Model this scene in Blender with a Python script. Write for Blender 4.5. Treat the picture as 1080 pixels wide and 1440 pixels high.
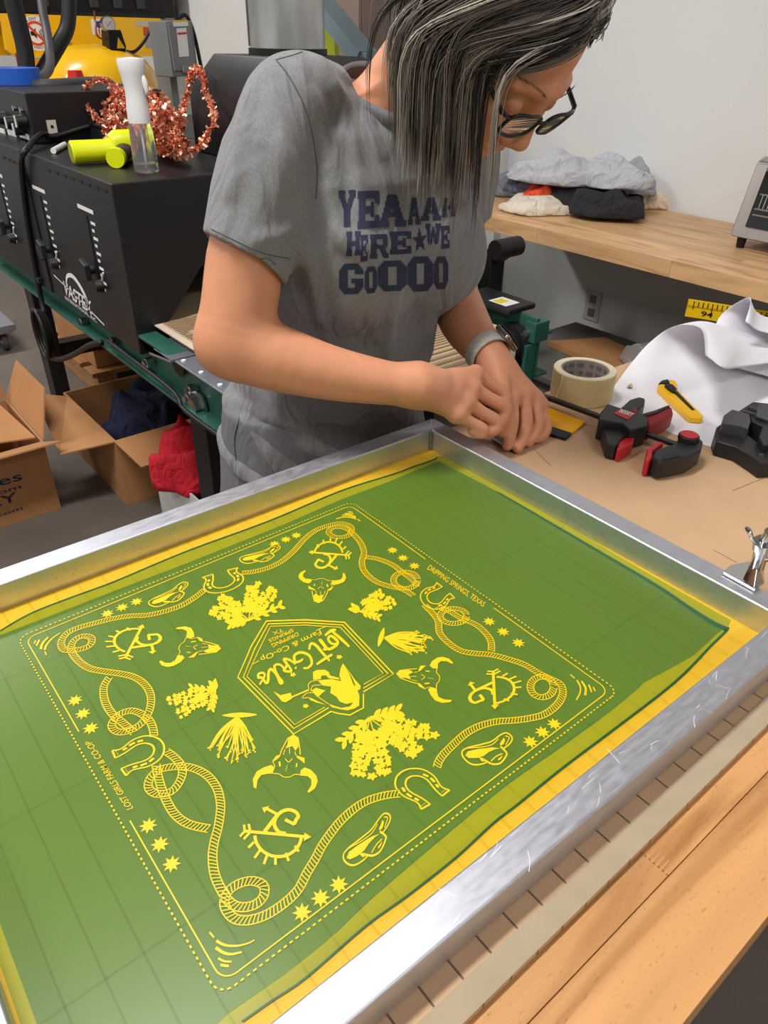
import bpy, bmesh, math, random
import numpy as np
from mathutils import Vector, Matrix
from mathutils.bvhtree import BVHTree
from mathutils.geometry import tessellate_polygon
random.seed(7); np.random.seed(7)
for o in list(bpy.data.objects): bpy.data.objects.remove(o)
SC = bpy.context.scene; COL = SC.collection

# ---------------------------------------------------------------- camera (recovered from the square print, f = 1030 px of a 1080x1440 frame)
FPX = 1030.0
CAMP = np.array([0.63931, -0.06262, 0.50732])
ROT = np.array([[0.628864, 0.777339, 0.016532], [0.434632, -0.333826, -0.836454], [-0.64469, 0.533202, -0.547788]])      # rows: right, down, forward
cam_d = bpy.data.cameras.new('camera'); cam = bpy.data.objects.new('camera', cam_d); COL.objects.link(cam)
cam_d.sensor_fit = 'VERTICAL'; cam_d.sensor_height = 36.0; cam_d.lens = 36.0*FPX/1440.0
cam_d.clip_start = 0.02; cam_d.clip_end = 60
m = Matrix.Identity(4)
for i in range(3):
    m[i][0] = ROT[0][i]; m[i][1] = -ROT[1][i]; m[i][2] = -ROT[2][i]; m[i][3] = CAMP[i]
cam.matrix_world = m
SC.camera = cam
# ---------------------------------------------------------------- world, lights, exposure
W = bpy.data.worlds.new('world'); SC.world = W; W.use_nodes = True
W.node_tree.nodes['Background'].inputs[0].default_value = (0.80, 0.84, 0.9, 1); W.node_tree.nodes['Background'].inputs[1].default_value = 0.28
SC.view_settings.view_transform = 'Standard'; SC.view_settings.look = 'None'; SC.view_settings.gamma = 1.0
SC.view_settings.exposure = 0.02; SC.view_settings.use_curve_mapping = False
FLOOR = -0.92; CEIL = 2.55; WALLY = 2.45
def area(name, loc, sx, sy, power, color=(1, .985, .965)):
    d = bpy.data.lights.new(name, 'AREA'); d.shape = 'RECTANGLE'; d.size = sx; d.size_y = sy; d.energy = power; d.color = color
    o = bpy.data.objects.new(name, d); COL.objects.link(o); o.location = loc; return o
LAMPS = [(-.45, -.22, 62), (-3.8, -.05, 66), (-.45, -2.6, 38), (-3.8, -2.6, 40), (2.7, .12, 30)]  # after the first two, the panels are unseen and added as fill light

# ---------------------------------------------------------------- pixel helpers
RIGHT = np.array([ROT[0][0], ROT[0][1], 0.]); RIGHT /= np.linalg.norm(RIGHT); AWAY = np.array([-RIGHT[1], RIGHT[0], 0.])
def ray(px, py):
    return ROT.T @ np.array([(px-540)/FPX, (py-720)/FPX, 1.])
def atz(px, py, z=0.): d = ray(px, py); return CAMP + d*(z-CAMP[2])/d[2]
def aty(px, py, y): d = ray(px, py); return CAMP + d*(y-CAMP[1])/d[1]
def atx(px, py, x): d = ray(px, py); return CAMP + d*(x-CAMP[0])/d[0]
def dep(px, py, d): return CAMP + ray(px, py)*d
def proj(p):
    q = ROT @ (np.asarray(p, float)-CAMP); return q[0]/q[2]*FPX+540, q[1]/q[2]*FPX+720

# ---------------------------------------------------------------- materials
MATS = {}
def srgb(r, g, b):
    f = lambda c: (c/255/12.92) if c/255 <= .04045 else ((c/255+.055)/1.055)**2.4
    return (f(r), f(g), f(b), 1)
def mat(name, col, rough=.5, metal=0., spec=.5, noise=None, bump=None, trans=0., ior=1.45, alpha=None, coat=0., attr=None, sheen=0.):
    """noise = (scale, strength, stretch xyz) darkens and lightens; bump = (scale, strength)"""
    if name in MATS: return MATS[name]
    M = bpy.data.materials.new(name); M.use_nodes = True; nt = M.node_tree; b = nt.nodes['Principled BSDF']
    c = srgb(*col); b.inputs['Base Color'].default_value = c; b.inputs['Roughness'].default_value = rough; b.inputs['Metallic'].default_value = metal
    b.inputs['Specular IOR Level'].default_value = spec; b.inputs['Transmission Weight'].default_value = trans; b.inputs['IOR'].default_value = ior
    b.inputs['Coat Weight'].default_value = coat; b.inputs['Sheen Weight'].default_value = sheen
    if alpha is not None: b.inputs['Alpha'].default_value = alpha
    tc = None
    if noise or bump:
        tc = nt.nodes.new('ShaderNodeTexCoord')
    if noise:
        sc, st, stretch = (list(noise)+[(1, 1, 1)])[:3]
        mp = nt.nodes.new('ShaderNodeMapping'); mp.inputs['Scale'].default_value = stretch; nt.links.new(tc.outputs['Object'], mp.inputs[0])
        n = nt.nodes.new('ShaderNodeTexNoise'); n.inputs['Scale'].default_value = sc; n.inputs['Detail'].default_value = 5; nt.links.new(mp.outputs[0], n.inputs['Vector'])
        r = nt.nodes.new('ShaderNodeMapRange'); r.inputs['From Min'].default_value = .3; r.inputs['From Max'].default_value = .7; r.inputs['To Min'].default_value = 1-st; r.inputs['To Max'].default_value = 1+st
        nt.links.new(n.outputs['Fac'], r.inputs['Value'])
        mx = nt.nodes.new('ShaderNodeMix'); mx.data_type = 'RGBA'; mx.blend_type = 'MULTIPLY'; mx.inputs[0].default_value = 1; mx.inputs[6].default_value = c
        nt.links.new(r.outputs[0], mx.inputs[7]); nt.links.new(mx.outputs[2], b.inputs['Base Color'])
    if bump:
        n2 = nt.nodes.new('ShaderNodeTexNoise'); n2.inputs['Scale'].default_value = bump[0]; n2.inputs['Detail'].default_value = 4
        nt.links.new(tc.outputs['Object'], n2.inputs['Vector'])
        bp = nt.nodes.new('ShaderNodeBump'); bp.inputs['Strength'].default_value = bump[1]; bp.inputs['Distance'].default_value = .002
        nt.links.new(n2.outputs['Fac'], bp.inputs['Height']); nt.links.new(bp.outputs[0], b.inputs['Normal'])
    if attr:
        a = nt.nodes.new('ShaderNodeAttribute'); a.attribute_name = attr; nt.links.new(a.outputs['Color'], b.inputs['Base Color'])
    MATS[name] = M; return M
def emit(name, col, strength):
    if name in MATS: return MATS[name]
    M = bpy.data.materials.new(name); M.use_nodes = True; b = M.node_tree.nodes['Principled BSDF']
    b.inputs['Base Color'].default_value = srgb(*col); b.inputs['Emission Color'].default_value = srgb(*col); b.inputs['Emission Strength'].default_value = strength
    MATS[name] = M; return M

# ---------------------------------------------------------------- mesh building
def frame_of(d):
    d = np.asarray(d, float); d = d/np.linalg.norm(d)
    a = np.array([0, 0, 1.]) if abs(d[2]) < .9 else np.array([1., 0, 0])
    u = np.cross(a, d); u /= np.linalg.norm(u); return u, np.cross(d, u), d
class MB:
    def __init__(s): s.v = []; s.f = []; s.starts = []
    def add(s, vs, fs):
        o = len(s.v); s.starts.append(o); s.v += [tuple(map(float, p)) for p in vs]; s.f += [tuple(i+o for i in q) for q in fs]; return s
    def box(s, x0, x1, y0, y1, z0, z1, M=None):
        vs = np.array([(x, y, z) for z in (z0, z1) for y in (y0, y1) for x in (x0, x1)], float)
        if M is not None: vs = np.array([M @ Vector(p) for p in vs])
        return s.add(vs, [(0, 2, 3, 1), (4, 5, 7, 6), (0, 1, 5, 4), (2, 6, 7, 3), (0, 4, 6, 2), (1, 3, 7, 5)])
    def bar(s, p0, p1, w, h, up=(0, 0, 1)):
        p0 = np.asarray(p0, float); p1 = np.asarray(p1, float); d = p1-p0; d = d/np.linalg.norm(d)
        u = np.cross(up, d); u = u/np.linalg.norm(u); v = np.cross(d, u)
        vs = [p+u*a*w/2+v*b*h/2 for p in (p0, p1) for b in (-1, 1) for a in (-1, 1)]
        return s.add(vs, [(0, 1, 3, 2), (4, 6, 7, 5), (0, 4, 5, 1), (2, 3, 7, 6), (0, 2, 6, 4), (1, 5, 7, 3)])
    def cyl(s, p0, p1, r0, r1=None, n=20, cap=True):
        r1 = r0 if r1 is None else r1; p0 = np.asarray(p0, float); p1 = np.asarray(p1, float); u, v, d = frame_of(p1-p0)
        an = [2*math.pi*i/n for i in range(n)]
        vs = [p0+(u*math.cos(a)+v*math.sin(a))*r0 for a in an]+[p1+(u*math.cos(a)+v*math.sin(a))*r1 for a in an]
        fs = [(i, (i+1) % n, n+(i+1) % n, n+i) for i in range(n)]
        if cap: fs += [tuple(range(n-1, -1, -1)), tuple(range(n, 2*n))]
        return s.add(vs, fs)
    def tube(s, path, r, n=8, closed=False, cap=True, flat=1.):
        P = [np.asarray(p, float) for p in path]; N = len(P); R = r if hasattr(r, '__len__') else [r]*N
        T = []
        for i in range(N):
            a = P[(i-1) % N] if (closed or i > 0) else P[i]; b = P[(i+1) % N] if (closed or i < N-1) else P[i]
            d = b-a; T.append(d/(np.linalg.norm(d)+1e-12))
        u, v, _ = frame_of(T[0]); vs = []
        for i in range(N):
            u = u-T[i]*np.dot(u, T[i]); u /= np.linalg.norm(u)+1e-12; v = np.cross(T[i], u)
            for k in range(n):
                a = 2*math.pi*k/n; vs.append(P[i]+(u*math.cos(a)+v*math.sin(a)*flat)*R[i])
        fs = []
        for i in range(N if closed else N-1):
            j = (i+1) % N
            for k in range(n): fs.append((i*n+k, i*n+(k+1) % n, j*n+(k+1) % n, j*n+k))
        if cap and not closed: fs += [tuple(range(n-1, -1, -1)), tuple(range((N-1)*n, N*n))]
        return s.add(vs, fs)
    def lathe(s, prof, origin=(0, 0, 0), axis=(0, 0, 1), n=32, closed=False):
        """prof: (radius, height) pairs along axis"""
        o = np.asarray(origin, float); u, v, d = frame_of(axis); vs = []; m_ = len(prof)
        for (r, h) in prof:
            for k in range(n):
                a = 2*math.pi*k/n; vs.append(o+d*h+(u*math.cos(a)+v*math.sin(a))*r)
        fs = []
        for i in range(m_ if closed else m_-1):
            j = (i+1) % m_
            for k in range(n): fs.append((i*n+k, i*n+(k+1) % n, j*n+(k+1) % n, j*n+k))
        if not closed:
            if prof[0][0] > 1e-6: fs.append(tuple(range(n-1, -1, -1)))
            if prof[-1][0] > 1e-6: fs.append(tuple(range((m_-1)*n, m_*n)))
        return s.add(vs, fs)
    def prism(s, poly, ex):
        """poly: 3D points, extruded by vector ex"""
        P = [np.asarray(p, float) for p in poly]; ex = np.asarray(ex, float); n = len(P)
        tri = tessellate_polygon([[Vector(p) for p in P]])
        fs = [tuple(t) for t in tri]+[tuple(n+i for i in reversed(t)) for t in tri]+[(i, (i+1) % n, n+(i+1) % n, n+i) for i in range(n)]
        return s.add(P+[p+ex for p in P], fs)
    def poly(s, pts):
        P = [Vector(p) for p in pts]
        return s.add(P, [tuple(t) for t in tessellate_polygon([P])])
    def grid(s, nu, nv, fn, closed_u=False):
        vs = [fn(i/(nu if closed_u else nu-1), j/(nv-1)) for j in range(nv) for i in range(nu)]
        fs = []
        for j in range(nv-1):
            for i in range(nu if closed_u else nu-1):
                i2 = (i+1) % nu; fs.append((j*nu+i, j*nu+i2, (j+1)*nu+i2, (j+1)*nu+i))
        return s.add(vs, fs)
    def arrays(s, V, F):
        o = len(s.v); s.v += [tuple(p) for p in V.tolist()]; s.f += [tuple(i+o for i in q) for q in F.tolist()]; return s
def base_of(o):
    l = Vector((0, 0, 0))
    while o is not None: l = l+o.location; o = o.parent
    return l
def part(name, mb, material, parent=None, bevel=0., smooth=False, seg=2, fixn=True):
    me = bpy.data.meshes.new(name); off = base_of(parent)
    V = np.array(mb.v, float)-np.array(off) if len(mb.v) else np.zeros((0, 3))
    me.from_pydata(V.tolist(), [], mb.f); me.update()
    if fixn and len(mb.f) < 60000:
        bm = bmesh.new(); bm.from_mesh(me); bmesh.ops.recalc_face_normals(bm, faces=bm.faces); bm.to_mesh(me); bm.free()
    if smooth:
        me.polygons.foreach_set('use_smooth', [True]*len(me.polygons))
    me.materials.append(material)
    o = bpy.data.objects.new(name, me); COL.objects.link(o)
    if parent is not None: o.parent = parent
    if bevel:
        b = o.modifiers.new('bevel', 'BEVEL'); b.width = bevel; b.segments = seg; b.limit_method = 'ANGLE'; b.angle_limit = math.radians(35)
        if smooth is False:
            me.polygons.foreach_set('use_smooth', [True]*len(me.polygons)); b.harden_normals = True
    elif smooth == 'auto':
        me.set_sharp_from_angle(angle=math.radians(38))
    return o
def thing(name, label, cat, loc, group=None):
    o = bpy.data.objects.new(name, None); COL.objects.link(o); o.location = Vector(loc); o.empty_display_size = .05
    return tag(o, label, cat, group)
def tag(o, label, cat, group=None, kind=None):
    o['label'] = label; o['category'] = cat
    if group: o['group'] = group
    if kind: o['kind'] = kind
    return o
def struct(name, mb, material, label=None, parent=None, **k):
    o = part(name, mb, material, parent, **k)
    o['kind'] = 'structure'
    if label: o['label'] = label
    return o
def copy_tree(o, parent=None, d=(0, 0, 0)):
    c = o.copy(); COL.objects.link(c); c.parent = parent; c.location = o.location+Vector(d)
    for ch in o.children: copy_tree(ch, c)
    return c
def smooth_path(pts, n=8, closed=False):
    """Catmull-Rom through points"""
    P = [np.asarray(p, float) for p in pts]; N = len(P); out = []
    for i in range(N if closed else N-1):
        g = (lambda k: P[k % N]) if closed else (lambda k: P[max(0, min(N-1, k))])
        p0, p1, p2, p3 = g(i-1), g(i), g(i+1), g(i+2)
        for k in range(n):
            t = k/n; out.append(.5*((2*p1)+(-p0+p2)*t+(2*p0-5*p1+4*p2-p3)*t*t+(-p0+3*p1-3*p2+p3)*t**3))
    if not closed: out.append(P[-1])
    return out
_tc = {}
def text_mesh(s, bold=0.):
    """outline of a line of text: verts scaled so the cap height is 1, and its triangles"""
    if (s, bold) in _tc: return _tc[(s, bold)]
    cu = bpy.data.curves.new('t', 'FONT'); cu.body = s; cu.offset = bold; cu.resolution_u = 3; ob = bpy.data.objects.new('t', cu); COL.objects.link(ob)
    bpy.context.view_layer.update()
    me = bpy.data.meshes.new_from_object(ob.evaluated_get(bpy.context.evaluated_depsgraph_get()))
    V = np.array([v.co[:2] for v in me.vertices]); F = [tuple(p.vertices) for p in me.polygons]
    bpy.data.objects.remove(ob); bpy.data.curves.remove(cu); bpy.data.meshes.remove(me)
    V[:, 0] -= V[:, 0].min(); V /= .70
    _tc[(s, bold)] = (V, F, V[:, 0].max()); return _tc[(s, bold)]
def flat_text(mb, s, start, end, up, fn, bold=0.):
    """text laid from start to end (2D), cap height vector up, mapped to 3D by fn"""
    V, F, w = text_mesh(s, bold); a = np.asarray(start, float); b = np.asarray(end, float); u = np.asarray(up, float)
    mb.add([fn(a+(b-a)*(x/w)+u*y) for x, y in V], F); return mb
# ================================================================ the room
def line_board_mat():
    M = mat('kraft_board', (196, 160, 124), .62, noise=(9, .07))
    nt = M.node_tree; b = nt.nodes['Principled BSDF']; src = b.inputs['Base Color'].links[0].from_socket
    tc = nt.nodes.new('ShaderNodeTexCoord'); sep = nt.nodes.new('ShaderNodeSeparateXYZ'); nt.links.new(tc.outputs['Object'], sep.inputs[0])
    def math_(op, a, v=None, c=None):
        n = nt.nodes.new('ShaderNodeMath'); n.operation = op
        for i, x in enumerate((a, v, c)):
            if x is None: continue
            if isinstance(x, (int, float)): n.inputs[i].default_value = x
            else: nt.links.new(x, n.inputs[i])
        return n.outputs[0]
    def lines(axis, off, step, w):
        t = math_('MODULO', math_('ADD', sep.outputs[axis], 40*step-off+step/2), step)
        return math_('LESS_THAN', math_('ABSOLUTE', math_('SUBTRACT', t, step/2)), w)
    l = math_('MAXIMUM', lines(1, .1025-.4, .0256, .0008), lines(0, .05-.2, .1536, .0008))
    l = math_('MULTIPLY', l, math_('LESS_THAN', sep.outputs[1], .585-.4))
    l = math_('MULTIPLY', l, .78)
    mx = nt.nodes.new('ShaderNodeMix'); mx.data_type = 'RGBA'; nt.links.new(l, mx.inputs[0]); nt.links.new(src, mx.inputs[6]); mx.inputs[7].default_value = srgb(52, 40, 38)
    nt.links.new(mx.outputs[2], b.inputs['Base Color']); return M
M_floor = mat('concrete', (104, 95, 87), .55, noise=(2.2, .18), bump=(60, .1))
M_wall = mat('white_wall', (226, 227, 226), .8, noise=(1.2, .015))
M_ceil = mat('ceiling_paint', (225, 225, 222), .9)
struct('floor', MB().box(-7, 4, -4.5, WALLY+.1, FLOOR-.06, FLOOR), M_floor, 'grey brown sealed concrete shop floor')
struct('wall_back', MB().box(-7, 4, WALLY, WALLY+.12, FLOOR, CEIL), M_wall, 'plain white painted shop wall behind the bench')
struct('wall_left', MB().box(-7.12, -7, -4.5, WALLY+.12, FLOOR, CEIL), M_wall, 'white wall at the far end beyond the compressor')
struct('wall_right', MB().box(4, 4.12, -4.5, WALLY+.12, FLOOR, CEIL), M_wall, 'white wall at the near end of the shop')
struct('wall_front', MB().box(-7.12, 4.12, -4.62, -4.5, FLOOR, CEIL), M_wall, 'white wall behind the work table')
struct('ceiling', MB().box(-7.12, 4.12, -4.62, WALLY+.12, CEIL, CEIL+.1), M_ceil, 'pale shop ceiling')
for i, (lx, ly, pw) in enumerate(LAMPS):
    r = thing('ceiling_light', 'long white LED panel on the ceiling '+('above the print screen', 'above the air compressor', 'behind the work table, added out of view as fill', 'in the far corner opposite the compressor, added out of view as fill', 'near the toaster oven end of the shop, added out of view as fill')[i], 'ceiling light', (lx, ly, CEIL), 'LED ceiling fixtures')
    part('housing', MB().box(lx-.19, lx+.19, ly-.66, ly+.66, CEIL-.06, CEIL-.002), mat('lamp_white', (235, 235, 235), .5), r)
    part('diffuser', MB().box(lx-.15, lx+.15, ly-.62, ly+.62, CEIL-.068, CEIL-.0605), emit('lamp_glow', (255, 250, 242), 6), r)
    area('lamp_light', (lx, ly, CEIL-.075), .3, 1.2, pw)
# wall outlet under the bench
o = thing('wall_outlet', 'grey duplex outlet plate low on the wall beneath the bench', 'outlet', aty(833, 430, WALLY))
c = aty(833, 430, WALLY-.004)
part('cover_plate', MB().box(c[0]-.037, c[0]+.037, WALLY-.006, WALLY-.0005, c[2]-.06, c[2]+.06), mat('outlet_plate', (205, 203, 198), .5), o, bevel=.002)
for s in (-1, 1): part('socket', MB().box(c[0]-.016, c[0]+.016, WALLY-.0085, WALLY-.0062, c[2]+s*.027-.016, c[2]+s*.027+.016), mat('outlet_dark', (120, 118, 115), .5), o, bevel=.002)

# ================================================================ work table with butcher-block top
ZT = -.0078
def wood_mat(name, col, seed=0, axis=1):
    M = bpy.data.materials.new(name); M.use_nodes = True; nt = M.node_tree; b = nt.nodes['Principled BSDF']
    b.inputs['Roughness'].default_value = .42
    tc = nt.nodes.new('ShaderNodeTexCoord'); oi = nt.nodes.new('ShaderNodeObjectInfo')
    vm = nt.nodes.new('ShaderNodeVectorMath'); vm.operation = 'ADD'; nt.links.new(tc.outputs['Object'], vm.inputs[0])
    sc = nt.nodes.new('ShaderNodeVectorMath'); sc.operation = 'SCALE'; sc.inputs[0].default_value = (13, 7, 5); nt.links.new(oi.outputs['Random'], sc.inputs['Scale']); nt.links.new(sc.outputs[0], vm.inputs[1])
    mp = nt.nodes.new('ShaderNodeMapping'); mp.inputs['Scale'].default_value = (1, .1, 1) if axis == 1 else (.1, 1, 1); nt.links.new(vm.outputs[0], mp.inputs[0])
    n = nt.nodes.new('ShaderNodeTexNoise'); n.inputs['Scale'].default_value = 26; n.inputs['Detail'].default_value = 6; n.inputs['Distortion'].default_value = 1.2; nt.links.new(mp.outputs[0], n.inputs['Vector'])
    n2 = nt.nodes.new('ShaderNodeTexNoise'); n2.inputs['Scale'].default_value = 520; n2.inputs['Detail'].default_value = 2
    mp2 = nt.nodes.new('ShaderNodeMapping'); mp2.inputs['Scale'].default_value = (1, .35, 1) if axis == 1 else (.35, 1, 1); nt.links.new(vm.outputs[0], mp2.inputs[0]); nt.links.new(mp2.outputs[0], n2.inputs['Vector'])
    cr = nt.nodes.new('ShaderNodeValToRGB'); r, g, bb = col
    cr.color_ramp.elements[0].position = .25; cr.color_ramp.elements[0].color = srgb(r*.76, g*.68, bb*.58)
    cr.color_ramp.elements[1].position = .72; cr.color_ramp.elements[1].color = srgb(min(255, r*1.08), min(255, g*1.08), min(255, bb*1.1))
    e = cr.color_ramp.elements.new(.5); e.color = srgb(r, g, bb); nt.links.new(n.outputs['Fac'], cr.inputs[0])
    pr = nt.nodes.new('ShaderNodeMapRange'); pr.inputs['From Min'].default_value = .27; pr.inputs['From Max'].default_value = .36; pr.inputs['To Min'].default_value = .74; pr.inputs['To Max'].default_value = 1; nt.links.new(n2.outputs['Fac'], pr.inputs['Value'])
    rv = nt.nodes.new('ShaderNodeMapRange'); rv.inputs['To Min'].default_value = .86; rv.inputs['To Max'].default_value = 1.08; nt.links.new(oi.outputs['Random'], rv.inputs['Value'])
    mu = nt.nodes.new('ShaderNodeMath'); mu.operation = 'MULTIPLY'; nt.links.new(pr.outputs[0], mu.inputs[0]); nt.links.new(rv.outputs[0], mu.inputs[1])
    mx = nt.nodes.new('ShaderNodeMix'); mx.data_type = 'RGBA'; mx.blend_type = 'MULTIPLY'; mx.inputs[0].default_value = 1; nt.links.new(cr.outputs[0], mx.inputs[6]); nt.links.new(mu.outputs[0], mx.inputs[7]); nt.links.new(mx.outputs[2], b.inputs['Base Color'])
    bp = nt.nodes.new('ShaderNodeBump'); bp.inputs['Strength'].default_value = .12; bp.inputs['Distance'].default_value = .001; nt.links.new(n2.outputs['Fac'], bp.inputs['Height']); nt.links.new(bp.outputs[0], b.inputs['Normal'])
    MATS[name] = M; return M
M_block = wood_mat('butcher_block', (208, 154, 98), axis=1)
M_blockx = wood_mat('butcher_block_bench', (214, 170, 122), axis=0)
M_black = mat('black_powder_coat', (26, 26, 28), .45, noise=(30, .15))
TX0, TX1, TY0, TY1 = -.083, .601, -.85, 1.135
tb = thing('work_table', 'butcher block work table carrying the print screen and board', 'table', (.25, .35, FLOOR))
sw = .0343*2; nS = 10; xs = [TX0+(.540-TX0)*i/(nS-1) for i in range(nS)]+[TX1]; rnd = random.Random(3)
for i in range(nS):
    y = TY0; first = True
    while y < TY1-.01:
        L = rnd.uniform(.5, .8); y2 = min(TY1, y+L)
        if TY1-y2 < .15: y2 = TY1
        if i == nS-2 and first: y2 = .298
        part('stave', MB().box(xs[i]+.0002, xs[i+1]-.0002, y+.0002, y2-.0002, ZT-.04, ZT), M_block, tb, bevel=.0006, seg=1)
        if i == nS-2 and first:      # finger joint between the two outer staves
            for k in range(6):
                xk = .5172+k*.0038
                part('finger_joint', MB().prism([(xk, y2-.001, ZT+.00015), (xk+.0020, y2-.001, ZT+.00015), (xk+.0014, y2+.011, ZT+.00015), (xk+.0005, y2+.011, ZT+.00015)], (0, 0, -.002)), mat('finger_joint_wood', (196, 144, 92), .5), tb)
        y = y2; first = False
for (lx, ly) in ((TX0+.06, TY0+.1), (TX1-.06, TY0+.1), (TX0+.06, TY1-.1), (TX1-.06, TY1-.1)):
    part('leg', MB().box(lx-.03, lx+.03, ly-.03, ly+.03, FLOOR, ZT-.0402), M_black, tb, bevel=.003)
part('apron', MB().box(TX0+.035, TX0+.055, TY0+.14, TY1-.14, ZT-.13, ZT-.0405), M_black, tb)
part('apron', MB().box(TX1-.055, TX1-.035, TY0+.14, TY1-.14, ZT-.13, ZT-.0405), M_black, tb)

# registration board with pencilled inch grid and a strip of masking tape on its edge
ZB = -.0015; BX1 = .5165
bd = thing('registration_board', 'tan hardboard sheet with a pencilled grid lying under the print screen', 'board', (.2, .4, ZT))
part('board_sheet', MB().prism([(-.081, -.6, ZT+.0002), (BX1, -.6, ZT+.0002), (BX1, 1.13, ZT+.0002), (-.078, 1.13, ZT+.0002), (-.081, .9, ZT+.0002)], (0, 0, ZB-ZT-.0002)), line_board_mat(), bd, bevel=.0006, seg=1)
M_tape = mat('masking_tape_strip', (184, 166, 138), .75, noise=(40, .05), alpha=.80)
part('tape_strip', MB().box(.4985, BX1-.0002, -.6, .95, ZB+.0001, ZB+.0004), M_tape, bd)
for k, (a, b) in enumerate([((1003, 773), (1036, 791)), ((752, 633), (775, 655)), ((1030, 690), (1075, 672)), ((790, 590), (838, 600))]):
    p, q = atz(*a, ZB+.0003), atz(*b, ZB+.0003)
    part('pencil_mark', MB().bar(p, q, .0006, .0002), mat('pencil', (110, 85, 72), .6), bd)

# ================================================================ the print screen
HF = .0318; WF = .0278
fxl = lambda y: -.0461+(y-.589)*.0127
fxr = lambda y: .4630+(y-.573)*.0146
fyt = lambda x: .5894+.005*(x+.046)
YN = -.103
M_alu = mat('aluminium', (206, 208, 218), .44, 1.0, noise=(120, .05, (1, .2, 1)))
nt = M_alu.node_tree
def rough_scratches(M, lo, hi, scale, stretch):
    nt = M.node_tree; b = nt.nodes['Principled BSDF']; tc = nt.nodes.new('ShaderNodeTexCoord'); mp = nt.nodes.new('ShaderNodeMapping'); mp.inputs['Scale'].default_value = stretch
    n = nt.nodes.new('ShaderNodeTexNoise'); n.inputs['Scale'].default_value = scale; n.inputs['Detail'].default_value = 6
    r = nt.nodes.new('ShaderNodeMapRange'); r.inputs['From Min'].default_value = .35; r.inputs['From Max'].default_value = .65; r.inputs['To Min'].default_value = lo; r.inputs['To Max'].default_value = hi
    nt.links.new(tc.outputs['Object'], mp.inputs[0]); nt.links.new(mp.outputs[0], n.inputs[0]); nt.links.new(n.outputs[0], r.inputs[0]); nt.links.new(r.outputs[0], b.inputs['Roughness'])
rough_scratches(M_alu, .40, .50, 240, (1, .25, 1))
sc_ = thing('print_screen', 'aluminium framed silkscreen with green emulsion and yellow western bandana stencil', 'print screen', (.2, .25, ZB))
def corner(ix, iy, o):  # inner (o=0) or outer corner
    y = (fyt(0) if iy else YN)
    for _ in range(3):
        x = (fxr(y) if ix else fxl(y)); y = fyt(x) if iy else YN
    return np.array([x+(o*WF if ix else -o*WF), y+(o*WF if iy else -o*WF), 0])
CI = {(a, b): corner(a, b, 0) for a in (0, 1) for b in (0, 1)}; CO = {(a, b): corner(a, b, 1) for a in (0, 1) for b in (0, 1)}
for a, b in (((0, 0), (0, 1)), ((0, 1), (1, 1)), ((1, 1), (1, 0)), ((1, 0), (0, 0))):
    part('frame_bar', MB().prism([CI[a]+(0, 0, ZB+.0002), CI[b]+(0, 0, ZB+.0002), CO[b]+(0, 0, ZB+.0002), CO[a]+(0, 0, ZB+.0002)], (0, 0, HF-ZB)), M_alu, sc_, bevel=.0022, seg=3)
for k in ((0, 1), (1, 1), (0, 0), (1, 0)):
    c = CI[k]; s = np.array([1 if k[0] == 0 else -1, 1 if k[1] == 0 else -1, 0])*.0012
    part('corner_weld', MB().cyl(c+s+(0, 0, ZB+.003), c+s+(0, 0, HF-.0005), .0022, n=10), mat('weld', (150, 152, 150), .5, .9), sc_, smooth='auto')
def see_through(M, a):
    nt = M.node_tree; b = nt.nodes['Principled BSDF']; b.inputs['Alpha'].default_value = a; return M
M_mesh = see_through(mat('yellow_mesh', (250, 200, 4), .45, noise=(3, .04)), .68)
e = .0006
part('mesh_fabric', MB().poly([CI[k]+np.array([(-e if k[0] == 0 else e), (-e if k[1] == 0 else e), .0006]) for k in ((0, 0), (1, 0), (1, 1), (0, 1))]), M_mesh, sc_)
on = lambda z: (lambda p: atz(p[0], p[1], z))
outer = [(-60, 912), (0, 887), (44, 862), (104, 838.5), (160, 818), (260, 776), (377, 733), (478, 690.6), (552, 667), (582, 656), (611, 646), (613.5, 642.5), (626, 640.5), (700, 680), (800, 740), (900, 799), (1028, 872), (1024, 881.7), (1021.7, 886.7), (1000, 908), (948, 960), (860, 1028), (790, 1080.6), (728, 1131), (693, 1158), (642, 1205), (575, 1258), (513, 1303), (430, 1375), (383, 1406.7), (340, 1436.7), (270, 1490), (45, 1490), (28, 1438), (0, 1363), (-60, 1205)]
inner = [(-60, 925), (0, 893), (60, 870), (160, 831), (260, 793), (400, 737), (480, 702), (545, 678), (616, 648), (708, 695.6), (772, 734.6), (850, 780), (926, 825), (967, 853), (1016, 884), (975, 921.7), (933, 945), (905, 960), (851, 1003), (782, 1053), (712, 1102), (634, 1166), (529, 1255), (457, 1325), (400, 1370), (320, 1425), (240, 1490), (72, 1490), (50, 1432), (0, 1307), (-60, 1160)]
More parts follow.
